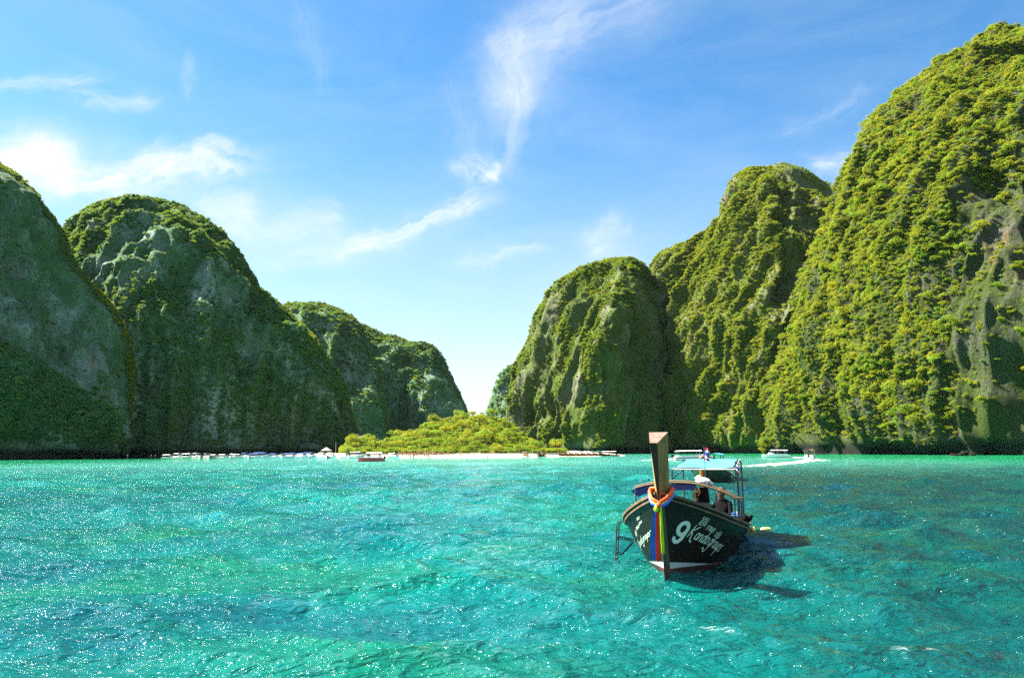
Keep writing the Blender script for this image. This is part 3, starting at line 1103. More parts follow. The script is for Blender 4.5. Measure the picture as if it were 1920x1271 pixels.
def build_rise():
    pxs = np.linspace(652, 1060, 90)
    ys = np.concatenate([np.linspace(338, 450, 24), [470, 520, 600]])
    rows = []
    for Y in ys:
        row = []
        for px in pxs:
            z = wood_height(px, min(Y, 450)) if Y > 349 else 1.55 - (349 - Y) * 0.06
            if Y > 450:
                z = wood_height(px, 450) * max(0.1, 1 - (Y - 450) / 170)
            p = on_water(px, Y)
            row.append((p[0], Y, z))
        rows.append(row)
    G = np.array(rows)
    G[..., 2] += 0.5 * fbm(G * 0.1, 3, 5)
    o = link('wooded_rise', fast_mesh('wooded_rise', G.reshape(-1, 3), grid_faces(len(ys), len(pxs)), simple('leaf_litter', (0.045, 0.06, 0.02), 0.95, 0.4, 0.2)))
    tag(o, kind='structure')


build_rise()


def trunk_mesh(seed):
    r = random.Random(seed)
    mb = MB()
    top = (r.uniform(-0.3, 0.3), r.uniform(-0.3, 0.3), 3.4)
    mb.tube([(0, 0, -0.6), (0.05, 0, 1.2), (top[0] * 0.6, top[1] * 0.6, 2.4), top], [0.26, 0.2, 0.15, 0.09], 6)
    for k in range(4):
        a = k * 1.57 + r.uniform(-0.4, 0.4)
        z0 = r.uniform(1.5, 2.5)
        mb.tube([(top[0] * z0 / 4, top[1] * z0 / 4, z0), (math.cos(a) * 0.9, math.sin(a) * 0.9, z0 + 0.8), (math.cos(a) * 1.7, math.sin(a) * 1.7, z0 + 1.3)], [0.1, 0.07, 0.03], 5)
    return mb.mesh('trunk', BARK)


TRUNKS = [trunk_mesh(i) for i in range(3)]
TREE_CR = variants('crown', LEAF_FRESH, 4, 500, n_lobes=18, per=26, leaf=0.15, squash=0.7, spread=0.7) + variants('crown', LEAF_SUN, 3, 520, n_lobes=18, per=26, leaf=0.15, squash=0.65, spread=0.7)
tr = random.Random(3)
protos = []
for k, me in enumerate(TREE_CR):
    e = bpy.data.objects.new('beach_tree', None)
    protos.append((e, me))
n_tree = 0
placed = []
tries = 0
while n_tree < 190 and tries < 9000:
    tries += 1
    px = tr.uniform(645, 1045)
    Y = 346 + 104 * tr.random() ** 0.8
    tp = np.interp(px, [p[0] for p in WOOD_TOP], [p[1] for p in WOOD_TOP])
    if tp > 846 and Y > 372:
        continue
    if px < 720 and Y > 400:
        continue
    z = float(wood_height(px, Y))
    p = on_water(px, Y, z)
    if any((p[0] - q[0]) ** 2 + (p[1] - q[1]) ** 2 < (3.1 + 0.012 * (Y - 346)) ** 2 for q in placed):
        continue
    placed.append(p)
    s = tr.uniform(0.62, 1.0) * (1 + 0.75 * tr.random() ** 3) * (0.8 if Y < 356 else 1.0)
    t = empty('beach_tree', tuple(p), tr.uniform(0, 6.28))
    t.scale = (s, s, s)
    front = Y < 362
    kind = tr.randrange(len(TREE_CR))
    where_ = 'at the left end' if px < 740 else ('left of the middle' if px < 830 else ('in the middle' if px < 910 else ('right of the middle' if px < 975 else 'at the right end')))
    size_ = 'small' if s < 0.75 else ('tall' if s > 1.1 else 'broad')
    tag(t, size_ + (' bright green' if kind < 4 else ' yellow-green') + ' tree ' + where_ + (' of the wood, by the sand' if front else (' of the wood, low down' if Y < 395 else ' of the wood, high up')), 'tree', 'trees of the wood behind the beach')
    link('trunk', TRUNKS[n_tree % 3], t)
    c = link('crown', TREE_CR[kind], t)
    c.location = (0, 0, 3.5 if not front else 2.4)
    c.scale = (3.3, 3.3, tr.uniform(2.4, 3.2))
    c.rotation_euler = (0, 0, tr.uniform(0, 6.28))
    n_tree += 1

# undergrowth that closes the gaps below the crowns
ug = np.random.default_rng(8)
pts = []
for q_ in range(4600):
    px = ug.uniform(640, 1060)
    Y = ug.uniform(348, 450) if q_ < 4000 else ug.uniform(438, 462)
    tp = np.interp(px, [p[0] for p in WOOD_TOP], [p[1] for p in WOOD_TOP])
    if tp > 846 and Y > 375:
        continue
    if px < 720 and Y > 405:
        continue
    pts.append(on_water(px, Y, float(wood_height(px, Y)) + 0.6))
pts = np.array(pts)
m = len(pts)
sz = ug.uniform(1.3, 2.6, m)
scatter_object('undergrowth', pts, np.stack([0 * sz, 0 * sz, ug.uniform(0, 6.28, m)], -1), np.stack([sz, sz, sz * ug.uniform(0.7, 1.1, m)], -1), ug.integers(0, 7, m), CR_FRESH + CR_SUN[:2],
               'dense green undergrowth below the trees behind the beach')

# ------------------------------------------------------------------ air
hz = MB()
hz.box((0, 0, 88), (3390, 3390, 200))
hm = bpy.data.materials.new('air')
hm.use_nodes = True
HT = NT(hm.node_tree)
HT.n.clear()
ho = HT.new('ShaderNodeOutputMaterial')
hv = HT.new('ShaderNodeVolumePrincipled')
hv.inputs['Color'].default_value = (0.58, 0.92, 0.94, 1)
hv.inputs['Density'].default_value = 0.000014
hv.inputs['Anisotropy'].default_value = -0.3
HT.l.new(hv.outputs[0], ho.inputs['Volume'])
hob = hz.build('haze', hm)
tag(hob, kind='stuff')
# ------------------------------------------------------------------ people
SKIN = simple('skin', (0.30, 0.16, 0.10), 0.55, 0.15, 6)
SKIN_DARK = simple('tanned_skin', (0.07, 0.032, 0.018), 0.5, 0.15, 6)
HAIR = simple('hair', (0.015, 0.012, 0.010), 0.6)
SWIM = [simple('swimwear_' + n, c, 0.7) for n, c in (('red', (0.45, 0.04, 0.03)), ('navy', (0.03, 0.05, 0.16)), ('black', (0.02, 0.02, 0.02)), ('orange', (0.60, 0.20, 0.04)), ('white', (0.7, 0.7, 0.68)))]
DARK_CLOTH = simple('dark_cotton', (0.004, 0.004, 0.006), 0.95, 0.4, 8, spec=0.1)
RED_CLOTH = simple('red_vinyl', (0.45, 0.02, 0.02), 0.5)


def skin_body(name, joints, edges, radii, mats, levels=1, zones=None):
    """one continuous body grown over a joint skeleton; zones(v) -> material index"""
    me = bpy.data.meshes.new(name)
    me.from_pydata([tuple(j) for j in joints], edges, [])
    ob = bpy.data.objects.new(name, me)
    COL.objects.link(ob)
    md = ob.modifiers.new('skin', 'SKIN')
    md.use_smooth_shade = True
    sv = me.skin_vertices[0].data
    for i, r in enumerate(radii):
        sv[i].radius = (r, r) if not isinstance(r, tuple) else r
        sv[i].use_root = (i == 0)
    if levels:
        ss = ob.modifiers.new('sub', 'SUBSURF')
        ss.levels = levels
        ss.render_levels = levels
    dg = bpy.context.evaluated_depsgraph_get()
    dg.update()
    out = bpy.data.meshes.new_from_object(ob.evaluated_get(dg))
    out.name = name
    bpy.data.objects.remove(ob)
    out.materials.clear()
    for m in mats:
        out.materials.append(m)
    if zones:
        for p in out.polygons:
            p.material_index = zones(p.center)
    return out


def standing(name, swim, pose):
    """pose: 0 upright, 1 walking, 2 arms raised, 3 sitting"""
    hip = 0.92 if pose != 3 else 0.12
    J = [(0, 0, hip), (0, 0, hip + 0.28), (0, 0.01, hip + 0.50), (0, 0, hip + 0.60), (0, -0.02, hip + 0.70), (0, -0.01, hip + 0.80)]
    E = [(0, 1), (1, 2), (2, 3), (3, 4), (4, 5)]
    Rr = [0.14, 0.12, 0.13, 0.055, 0.085, 0.075]
    for sgn in (-1, 1):
        b = len(J)
        sh = (sgn * 0.19, 0.01, hip + 0.51)
        if pose == 2 and sgn > 0:
            arm = [sh, (sgn * 0.36, -0.05, hip + 0.68), (sgn * 0.30, -0.12, hip + 0.92)]
        elif pose == 1:
            arm = [sh, (sgn * 0.25, sgn * 0.10, hip + 0.26), (sgn * 0.24, sgn * 0.14 - 0.1, hip + 0.02)]
        else:
            arm = [sh, (sgn * 0.25, 0.02, hip + 0.24), (sgn * 0.24, -0.05, hip - 0.0)]
        J += arm
        Rr += [0.06, 0.042, 0.032]
        E += [(2, b), (b, b + 1), (b + 1, b + 2)]
        b = len(J)
        if pose == 3:
            leg = [(sgn * 0.10, -0.05, hip), (sgn * 0.13, -0.42, hip + 0.30), (sgn * 0.13, -0.72, 0.05), (sgn * 0.13, -0.86, 0.05)]
        else:
            st = 0.20 * sgn if pose == 1 else 0.02
            leg = [(sgn * 0.10, 0, hip - 0.08), (sgn * 0.11, -st * 0.5, 0.48), (sgn * 0.11, st * 0.9, 0.06), (sgn * 0.12, st * 0.9 - 0.13, 0.03)]
        J += leg
        Rr += [0.095, 0.062, 0.04, 0.035]
        E += [(0, b), (b, b + 1), (b + 1, b + 2), (b + 2, b + 3)]

    def zones(c):
        if c.z > hip + 0.70 and c.y > -0.05 or c.z > hip + 0.83:
            return 2
        if abs(c.x) < 0.2 and hip - 0.16 < c.z < hip + 0.10 and (pose != 3 or c.y > -0.2):
            return 1
        if abs(c.x) < 0.16 and hip + 0.36 < c.z < hip + 0.48 and swim in (0, 3):
            return 1
        return 0
    return skin_body(name, J, E, Rr, [SKIN, SWIM[swim], HAIR], 1, zones)


# ------------------------------------------------------------------ boat paints
HULL_DARK = simple('black_green_hull_paint', (0.0065, 0.006, 0.0038), 0.38, 0.45, 2.2, dirt=(0.024, 0.015, 0.006), bump=0.004, spec=0.12)
BOOT_RED = simple('red_brown_bottom_paint', (0.050, 0.009, 0.008), 0.5, 0.4, 4, dirt=(0.02, 0.015, 0.012))
STRIPE = simple('white_stripe_paint', (0.40, 0.50, 0.46), 0.45, 0.12, 4)
LETTER = simple('white_lettering_paint', (0.55, 0.72, 0.60), 0.5, 0.08, 6)
WOOD = simple('weathered_wood', (0.20, 0.155, 0.035), 0.75, 0.45, 1.6, dirt=(0.06, 0.045, 0.012), bump=0.006, stretch=(6, 6, 0.8))
WOOD_DARK = simple('dark_brown_wood', (0.022, 0.014, 0.007), 0.8, 0.5, 3, bump=0.004)  # darker brown wood for the front face of the prow post
WOOD_END = simple('wood_end_grain', (0.16, 0.085, 0.065), 0.85, 0.35, 14, bump=0.004)
RAIL = simple('worn_gunwale_wood', (0.08, 0.05, 0.025), 0.7, 0.5, 5, dirt=(0.20, 0.15, 0.08))
DECKW = simple('deck_boards', (0.17, 0.12, 0.07), 0.75, 0.4, 4)
BAMBOO = simple('bamboo_pole', (0.17, 0.12, 0.06), 0.6, 0.4, 5)
PIPE = simple('dark_painted_pipe', (0.03, 0.035, 0.05), 0.45)
PIPE_PALE = simple('pale_pipe', (0.50, 0.46, 0.40), 0.5, 0.3)
TARP = simple('sky_blue_tarpaulin', (0.05, 0.33, 0.55), 0.5, 0.10, 3)
TARP_DK = simple('deep_blue_tarpaulin', (0.02, 0.07, 0.50), 0.8, 0.2, 3, spec=0.1)
BLACKM = simple('oily_black_metal', (0.012, 0.012, 0.014), 0.4, 0.3, 6, metal=0.4)
STEEL = simple('dull_steel', (0.35, 0.34, 0.32), 0.4, 0.2, 6, metal=0.8)
S_BLUE = simple('blue_silk', (0.01, 0.13, 0.62), 0.5)
S_RED = simple('red_silk', (0.85, 0.02, 0.01), 0.5)
S_LIME = simple('yellow_green_silk', (0.42, 0.75, 0.01), 0.5)
S_ORANGE = simple('orange_silk', (0.88, 0.085, 0.006), 0.6)
S_PURPLE = simple('purple_silk', (0.30, 0.02, 0.35), 0.5)
GEL = simple('white_gelcoat', (0.74, 0.75, 0.74), 0.3, 0.05)
GEL_RED = simple('red_gelcoat', (0.32, 0.03, 0.025), 0.35, 0.1)
GEL_MAROON = simple('maroon_band', (0.16, 0.03, 0.05), 0.4, 0.1)
CANVAS_W = simple('white_canvas', (0.76, 0.76, 0.76), 0.7, 0.06)
CANVAS_B = simple('blue_canvas', (0.03, 0.12, 0.46), 0.7, 0.1)
CANVAS_G = simple('green_canvas', (0.05, 0.26, 0.20), 0.7, 0.1)
SCREEN = simple('tinted_screen', (0.02, 0.035, 0.045), 0.08)
BROWN_HULL = simple('varnished_brown_hull', (0.16, 0.07, 0.035), 0.5, 0.3, 2)
GREEN_HULL = simple('dark_green_hull_paint', (0.006, 0.035, 0.010), 0.35, 0.3, 2, dirt=(0.06, 0.06, 0.03))
FLAG_R = simple('flag_red', (0.55, 0.02, 0.03), 0.7)
FLAG_W = simple('flag_white', (0.75, 0.75, 0.75), 0.7)
FLAG_B = simple('flag_blue', (0.03, 0.05, 0.32), 0.7)
PLASTIC_B = simple('blue_plastic', (0.03, 0.20, 0.50), 0.4)
ORANGE_P = simple('orange_webbing', (0.75, 0.25, 0.03), 0.6)
YELLOW_P = simple('yellow_float_plastic', (0.70, 0.52, 0.16), 0.5, 0.2, 6)
FOAM_W = simple('white_foam', (0.82, 0.84, 0.84), 0.8, 0.05)

# ------------------------------------------------------------------ long-tailed boat
HD = [0, .25, .5, 1, 1.5, 2, 3, 4, 5.5, 7.5, 9.6]
ZG = [1.56, 1.47, 1.39, 1.23, 1.08, .95, .77, .65, .53, .46, .50]
BG = [.05, .24, .42, .71, .94, 1.10, 1.28, 1.33, 1.27, 1.08, .75]
PE = [.95, .9, .85, .72, .60, .50, .38, .32, .28, .28, .28]
ZK = -.4


def smooth_tab(d, tab):
    # a little smoothing over the tabulated sections
    k = np.array([-0.25, 0, 0.25])
    return float(np.mean([np.interp(max(d + q * min(1, d), 0), HD, tab) for q in k]))


def hull_pt(d, z):
    zg = smooth_tab(d, ZG)
    v = min(max((z - ZK) / (zg - ZK), 0), 1)
    x = smooth_tab(d, BG) * v ** smooth_tab(d, PE)
    q = min(max(z / 1.56, -.3), 1.1)
    rake = -.45 * q * abs(q) ** .3
    return x, d + rake * max(0, 1 - d / 3.) ** 2


def hull_xyz(d, z, side, off=0.0):
    x, s = hull_pt(d, z)
    if off:
        x1, s1 = hull_pt(d + 0.03, z)
        x2, s2 = hull_pt(d, z + 0.03)
        t1 = Vector((x1 - x, s1 - s, 0))
        t2 = Vector((x2 - x, s2 - s, 0.03))
        n = t1.cross(t2)
        n = n.normalized() if n.length > 1e-9 else Vector((1, 0, 0))
        if n.x < 0:
            n = -n
        return (side * (x + n.x * off), s + n.y * off, z + n.z * off)
    return (side * x, s, z)


DS = [0.0, .06, .12, .2, .3, .42, .55, .7, .9, 1.1, 1.35, 1.6, 1.9, 2.3, 2.7, 3.2, 3.8, 4.5, 5.3, 6.2, 7.2, 8.4, 9.6]


def boot_z(d):
    return 0.25 * max(0, 1 - d / 3.0) - 0.03


def stripe_top(d):
    return boot_z(d) + 0.12 * max(0.0, 1 - d / 2.0) + 0.004


def hull_mesh(paint, boot, stripe):
    mb = MB()
    for side in (1, -1):
        rows = []
        for d in DS:
            zg = smooth_tab(d, ZG)
            zs = [ZK + (boot_z(d) - ZK) * k / 4 for k in range(5)]
            zs += [stripe_top(d)]
            zs += [stripe_top(d) + (zg - stripe_top(d)) * k / 9 for k in range(1, 10)]
            rows.append([hull_xyz(d, z, side) for z in zs])
        n = len(rows[0])
        for i in range(len(rows) - 1):
            for k in range(n - 1):
                mb.m = 1 if k < 4 else (2 if k == 4 else 0)
                q = [rows[i][k], rows[i + 1][k], rows[i + 1][k + 1], rows[i][k + 1]]
                mb.add(q if side > 0 else q[::-1], [(0, 1, 2, 3)])
        # transom half
        mb.m = 0
        last = rows[-1]
        for k in range(n - 1):
            q = [last[k], (0, last[k][1], last[k][2]), (0, last[k + 1][1], last[k + 1][2]), last[k + 1]]
            mb.add(q if side > 0 else q[::-1], [(0, 1, 2, 3)])
        # inner skin
        inn = []
        for d in DS[3:]:
            zg = smooth_tab(d, ZG)
            rw = []
            for k in range(5):
                z = 0.05 + (zg - 0.05) * k / 4
                x, s_ = hull_pt(d, z)
                rw.append((side * max(x - 0.05, 0.005), s_ + (0.0 if d < 9 else -0.05), z))
            inn.append(rw)
        for i in range(len(inn) - 1):
            for k in range(4):
                q = [inn[i][k], inn[i][k + 1], inn[i + 1][k + 1], inn[i + 1][k]]
                mb.add(q if side > 0 else q[::-1], [(0, 1, 2, 3)])
    me = mb.mesh('hull', [paint, boot, stripe], smooth=False)
    # stem bar
    return me


def rail_mesh(side, drop, w, h, out, mat, name):
    rings = []
    for d in DS:
        zg = smooth_tab(d, ZG) - drop
        x, s_ = hull_pt(d, zg)
        x = side * max(x + out, 0.03)
        rings.append([(x - w / 2, s_, zg - h / 2), (x + w / 2, s_, zg - h / 2), (x + w / 2, s_, zg + h / 2), (x - w / 2, s_, zg + h / 2)])
    return MB().loft(rings).mesh(name, mat)


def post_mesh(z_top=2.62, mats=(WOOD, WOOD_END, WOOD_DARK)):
    mb = MB()
    z0, zf, zb = 1.28, z_top - 0.19, z_top
    def ring(k, zf_, zb_):
        # k 0 bottom .. 1 top
        fw = 0.010 + 0.055 * k
        bw = 0.115 + 0.052 * k
        s0 = -0.40 - 0.30 * k
        s1 = -0.10 - 0.28 * k
        cx = -0.045 * (0.4 + 0.6 * k)
        return [(cx - fw, s0, zf_), (cx + fw, s0, zf_), (bw, s1, zb_), (-bw, s1, zb_)]
    rings = []
    for k in (0, 0.25, 0.5, 0.75, 1.0):
        rings.append(ring(k, z0 + (zf - z0) * k, z0 + (zb - z0) * k))
    n = 4
    vs = [q for rg in rings for q in rg]
    fs = [(i * n + k, i * n + (k + 1) % n, (i + 1) * n + (k + 1) % n, (i + 1) * n + k) for i in range(len(rings) - 1) for k in range(n)]
    for i in range(len(rings) - 1):
        for k in range(n):
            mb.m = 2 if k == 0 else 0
            mb.add([rings[i][k], rings[i][(k + 1) % n], rings[i + 1][(k + 1) % n], rings[i + 1][k]], [(0, 1, 2, 3)])
    mb.m = 1
    mb.add(rings[-1], [(0, 1, 2, 3)])
    return mb.mesh('prow_post', list(mats))


# hand-lettering strokes: unit cap height, baseline 0
def arc(cx, cy, rx, ry, a0, a1, n=14):
    return [(cx + rx * math.cos(R(a0 + (a1 - a0) * i / n)), cy + ry * math.sin(R(a0 + (a1 - a0) * i / n))) for i in range(n + 1)]


GLY = {
    'K': (0.80, [[(0, -0.05), (0.0, 0.5), (0.0, 1.0)], [(0.62, 0.98), (0.3, 0.72), (0.0, 0.46)], [(0.04, 0.5), (0.34, 0.22), (0.52, -0.18), (0.64, -0.28), (0.76, -0.20), (0.88, -0.36)]]),
    'a': (0.50, [arc(0.2, 0.27, 0.19, 0.26, 20, 380), [(0.40, 0.52), (0.39, 0.12), (0.44, 0.0), (0.50, 0.04)]]),
    'n': (0.46, [[(0, 0.52), (0, 0)], [(0, 0.32), (0.10, 0.50), (0.26, 0.50), (0.33, 0.34), (0.33, 0.08), (0.40, 0.0), (0.46, 0.05)]]),
    'd': (0.50, [arc(0.2, 0.27, 0.19, 0.26, 20, 380), [(0.40, 1.0), (0.39, 0.12), (0.44, 0.0), (0.50, 0.04)]]),
    'g': (0.50, [arc(0.2, 0.27, 0.19, 0.26, 20, 380), [(0.40, 0.52), (0.40, -0.25), (0.30, -0.50), (0.10, -0.55), (-0.08, -0.38), (-0.22, -0.30), (-0.34, -0.42)]]),
    'r': (0.34, [[(0, 0.52), (0, 0)], [(0, 0.30), (0.10, 0.48), (0.26, 0.50)]]),
    'o': (0.46, [arc(0.19, 0.26, 0.19, 0.26, 90, 450)]),
    'u': (0.46, [[(0, 0.52), (0.0, 0.15), (0.10, 0.0), (0.24, 0.03), (0.34, 0.2)], [(0.34, 0.52), (0.34, 0.08), (0.42, 0.0)]]),
    'p': (0.48, [[(0, 0.52), (0, -0.52)], arc(0.2, 0.26, 0.2, 0.26, 180, -180)]),
    's': (0.40, [[(0.30, 0.48), (0.16, 0.54), (0.04, 0.42), (0.12, 0.28), (0.26, 0.18), (0.24, 0.03), (0.08, -0.02), (-0.06, 0.06)], arc(0.42, 0.55, 0.02, 0.02, 0, 360, 6)]),
    ' ': (0.12, []),
    '9': (0.6, [arc(0.27, 0.68, 0.25, 0.30, 15, 375, 20), [(0.52, 0.86), (0.51, 0.5), (0.47, 0.22), (0.36, 0.03), (0.20, -0.03), (0.06, 0.06), (0.02, 0.2)]]),
    '5': (0.5, [[(0.36, 1.0), (0.06, 1.0), (0.04, 0.55), (0.22, 0.62), (0.36, 0.45), (0.34, 0.12), (0.16, 0.0), (0.0, 0.1)]]),
    '2': (0.5, [[(0.02, 0.82), (0.16, 1.0), (0.34, 0.88), (0.32, 0.6), (0.02, 0.0), (0.40, 0.0)]]),
    '8': (0.5, [arc(0.2, 0.75, 0.16, 0.24, 0, 360, 12), arc(0.2, 0.25, 0.2, 0.26, 0, 360, 12)]),
    '1': (0.34, [[(0.0, 0.8), (0.14, 1.0), (0.14, 0.0)]]),
}
# Thai letters of the owner's name, drawn as simple strokes
GLY.update({
    'ก': (0.5, [[(0.04, 0.0), (0.04, 0.42), (0.0, 0.52), (0.12, 0.68), (0.30, 0.68), (0.38, 0.5), (0.38, 0.0)]]),
    'า': (0.36, [[(0.0, 0.50), (0.08, 0.66), (0.24, 0.66), (0.28, 0.5), (0.28, 0.0)]]),
    'น': (0.56, [arc(0.05, 0.62, 0.05, 0.07, 0, 360, 8), [(0.09, 0.6), (0.09, 0.0), (0.36, 0.30), (0.36, 0.68)], arc(0.40, 0.06, 0.06, 0.07, 0, 360, 8)]),
    'ด': (0.54, [[(0.06, 0.0), (0.02, 0.4), (0.12, 0.66), (0.30, 0.68), (0.42, 0.5), (0.42, 0.0)], arc(0.18, 0.24, 0.06, 0.08, 0, 360, 8), [(0.06, 0.0), (0.16, 0.16)]]),
    'ร': (0.44, [[(0.04, 0.60), (0.18, 0.70), (0.34, 0.66)], [(0.06, 0.56), (0.28, 0.44), (0.30, 0.10)], arc(0.26, 0.06, 0.06, 0.07, 0, 360, 8)]),
    'ุ': (0.0, [arc(-0.30, -0.16, 0.04, 0.05, 0, 360, 6), [(-0.24, -0.12), (-0.24, -0.36)]]),
    '๊': (0.0, [[(-0.40, 0.84), (-0.34, 0.98), (-0.28, 0.84), (-0.22, 0.98), (-0.10, 1.04)]]),
    'ป': (0.56, [arc(0.05, 0.62, 0.05, 0.07, 0, 360, 8), [(0.09, 0.6), (0.06, 0.0), (0.40, 0.0), (0.42, 1.0)]]),
})


def ribbon(mb, pts, w, place):
    """a flat brush stroke of width w along pts, laid on the hull with place(a, b)"""
    P = [np.array(p, float) for p in pts]
    fine = []
    for i in range(len(P) - 1):
        m = max(1, int(np.linalg.norm(P[i + 1] - P[i]) / 0.12))
        for k in range(m):
            fine.append(P[i] + (P[i + 1] - P[i]) * k / m)
    fine.append(P[-1])
    Lr, Rr = [], []
    for i, p in enumerate(fine):
        t = fine[min(i + 1, len(fine) - 1)] - fine[max(i - 1, 0)]
        L = np.linalg.norm(t)
        t = t / L if L > 1e-9 else np.array([1.0, 0])
        n = np.array([-t[1], t[0]])
        e = 1.0 if 0 < i < len(fine) - 1 else 0.7
        Lr.append(place(*(p + n * w * e / 2)))
        Rr.append(place(*(p - n * w * e / 2)))
    mb.strip([Lr, Rr])


def text_width(t):
    return sum(GLY[c][0] + 0.06 for c in t)


def lettering_mesh(side):
    mb = MB()

    def run(text, d0, z0, d1, z1, capd, capz, w, off):
        A = text_width(text)
        # on the far side the words run from the stern towards the bow
        if side < 0:
            d0, z0, d1, z1 = d1, z1, d0, z0
            capd = -capd
        def place(a, b):
            return hull_xyz(max(d0 + (d1 - d0) * a / A + capd * b, 0.02), z0 + (z1 - z0) * a / A + capz * b, side, off)
        a = 0.0
        for ch in text:
            adv, strokes = GLY[ch]
            for st in strokes:
                ribbon(mb, [(a + x, y) for x, y in st], w, place)
            a += adv + (0.06 if adv else 0)
    run('9', 0.17, 0.72, 0.46, 0.62, 0.24, 0.32, 0.20, 0.008)
    run('Kanda groups', 0.60, 0.74, 1.98, 0.30, 0.20, 0.19, 0.115, 0.007)
    run('5252', 0.90, 1.015, 1.10, 0.955, 0.05, 0.055, 0.17, 0.006)
    run('82511', 0.84, 0.945, 1.06, 0.875, 0.05, 0.055, 0.17, 0.006)
    run('กานดา', 1.10, 0.825, 1.40, 0.725, 0.08, 0.10, 0.13, 0.006)
    run('กรุ๊ป', 1.46, 0.655, 1.68, 0.585, 0.08, 0.11, 0.14, 0.006)
    return mb.mesh('lettering', LETTER)


def sagging_sheet(x0, x1, s0, s1, zf, n=10, thick=0.012):
    top, bot = [], []
    for i in range(n + 1):
        rt, rb = [], []
        for k in range(n + 1):
            x = x0 + (x1 - x0) * i / n
            s_ = s0 + (s1 - s0) * k / n
            z = zf(x, s_, i / n, k / n)
            rt.append((x, s_, z))
            rb.append((x, s_, z - thick))
        top.append(rt)
        bot.append(rb[::-1])
    mb = MB()
    mb.strip(top)
    mb.strip(bot)
    return mb


BOAT_O = tuple(on_water(1250, 13.74)[:2])
d_ = ray(1250, 1090)
BOAT_O = (d_[0] / -d_[2] * CAM_H, d_[1] / -d_[2] * CAM_H)
BOAT_RZ = R(-19)


def bw(x, s_, z):
    """boat coordinates (right, aft, up) to world"""
    c, n = math.cos(BOAT_RZ), math.sin(BOAT_RZ)
    return (BOAT_O[0] + x * c - s_ * n, BOAT_O[1] + x * n + s_ * c, z)


boat = empty('longtail_boat', (BOAT_O[0], BOAT_O[1], 0), BOAT_RZ)
tag(boat, 'big dark longtail boat with a tall wooden prow, white lettering and blue roof', 'boat')
link('hull', hull_mesh(HULL_DARK, BOOT_RED, STRIPE), boat)
stem = MB()
rg = []
stem_lo = []
for k in range(9):
    z = ZK + (1.46 - ZK) * k / 8
    x, s_ = hull_pt(0.0, z)
    w = 0.045 + 0.035 * k / 8
    (rg if z > 0.2 else stem_lo).append([(-w * 0.5, s_ - 0.05, z), (w * 0.5, s_ - 0.05, z), (w, s_ + 0.12, z), (-w, s_ + 0.12, z)])
stem.loft(rg)
stem_lo.append(rg[0])
MB().loft(stem_lo).build('stem_foot', BOOT_RED, boat)
stem.build('stem', simple('stem_timber', (0.035, 0.040, 0.014), 0.6, 0.4, 2, dirt=(0.09, 0.05, 0.02)), boat)
for side in (1, -1):
    link('gunwale', rail_mesh(side, 0.0, 0.085, 0.05, 0.0, RAIL, 'gunwale'), boat)
    link('rub_rail', rail_mesh(side, 0.085, 0.045, 0.035, 0.02, RAIL, 'rub_rail'), boat)
    link('lettering', lettering_mesh(side), boat)
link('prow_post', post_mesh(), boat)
fd = MB()
rows = []
for d in (0.2, 0.5, 0.8, 1.1, 1.4, 1.7):
    zg = smooth_tab(d, ZG) - 0.10
    x, s_ = hull_pt(d, zg)
    rows.append([(-x + 0.06, s_, zg), (0, s_, zg + 0.03), (x - 0.06, s_, zg)])
fd.strip(rows)
fd.build('foredeck', DECKW, boat)
for k in range(7):
    x0 = -0.84 + k * 0.28
    pl = MB()
    e0, e1 = 2.0 + abs(x0) * 2.2, 9.2 - abs(x0) * 1.2
    pl.box((x0, (e0 + e1) / 2, 0.14 - 0.003 * (k % 2)), (0.27, e1 - e0, 0.03))
    pl.build('deck_board', DECKW, boat)
for d in (3.3, 4.6, 7.6):
    x, s_ = hull_pt(d, smooth_tab(d, ZG) - 0.16)
    MB().box((0, s_, smooth_tab(d, ZG) - 0.18), (2 * x - 0.30, 0.26, 0.035)).build('bench', DECKW, boat)

# bent poles of the forward awning, and its short posts
AR_S = 3.6
def arch_z(x):
    t = (x + 0.22) / 1.32
    return 1.585 - 0.30 * abs(t) ** 2.2 - (0.06 * max(0, t - 0.4))
for k, (dz, ds) in enumerate(((0, 0), (0.035, 0.05), (-0.025, 0.075))):
    MB().tube([(x, AR_S + ds, arch_z(x) + dz) for x in np.linspace(-1.16, 1.22 - 0.06 * k, 22)], 0.017, 6).build('awning_pole', BAMBOO, boat)
for x in (1.05, 1.12, 1.19):
    zg = 0.62
    MB().tube([(x, AR_S + 0.04 * (x - 1.1), zg), (x, AR_S + 0.02, arch_z(x) + 0.01)], 0.018, 6).build('awning_post', PIPE, boat)
MB().tube([(-1.13, AR_S, 0.62), (-1.13, AR_S, arch_z(-1.13))], 0.02, 6).build('awning_post', PIPE, boat)
MB().box((1.12, AR_S, arch_z(1.12) + 0.015), (0.30, 0.06, 0.03)).build('awning_cap', BAMBOO, boat)

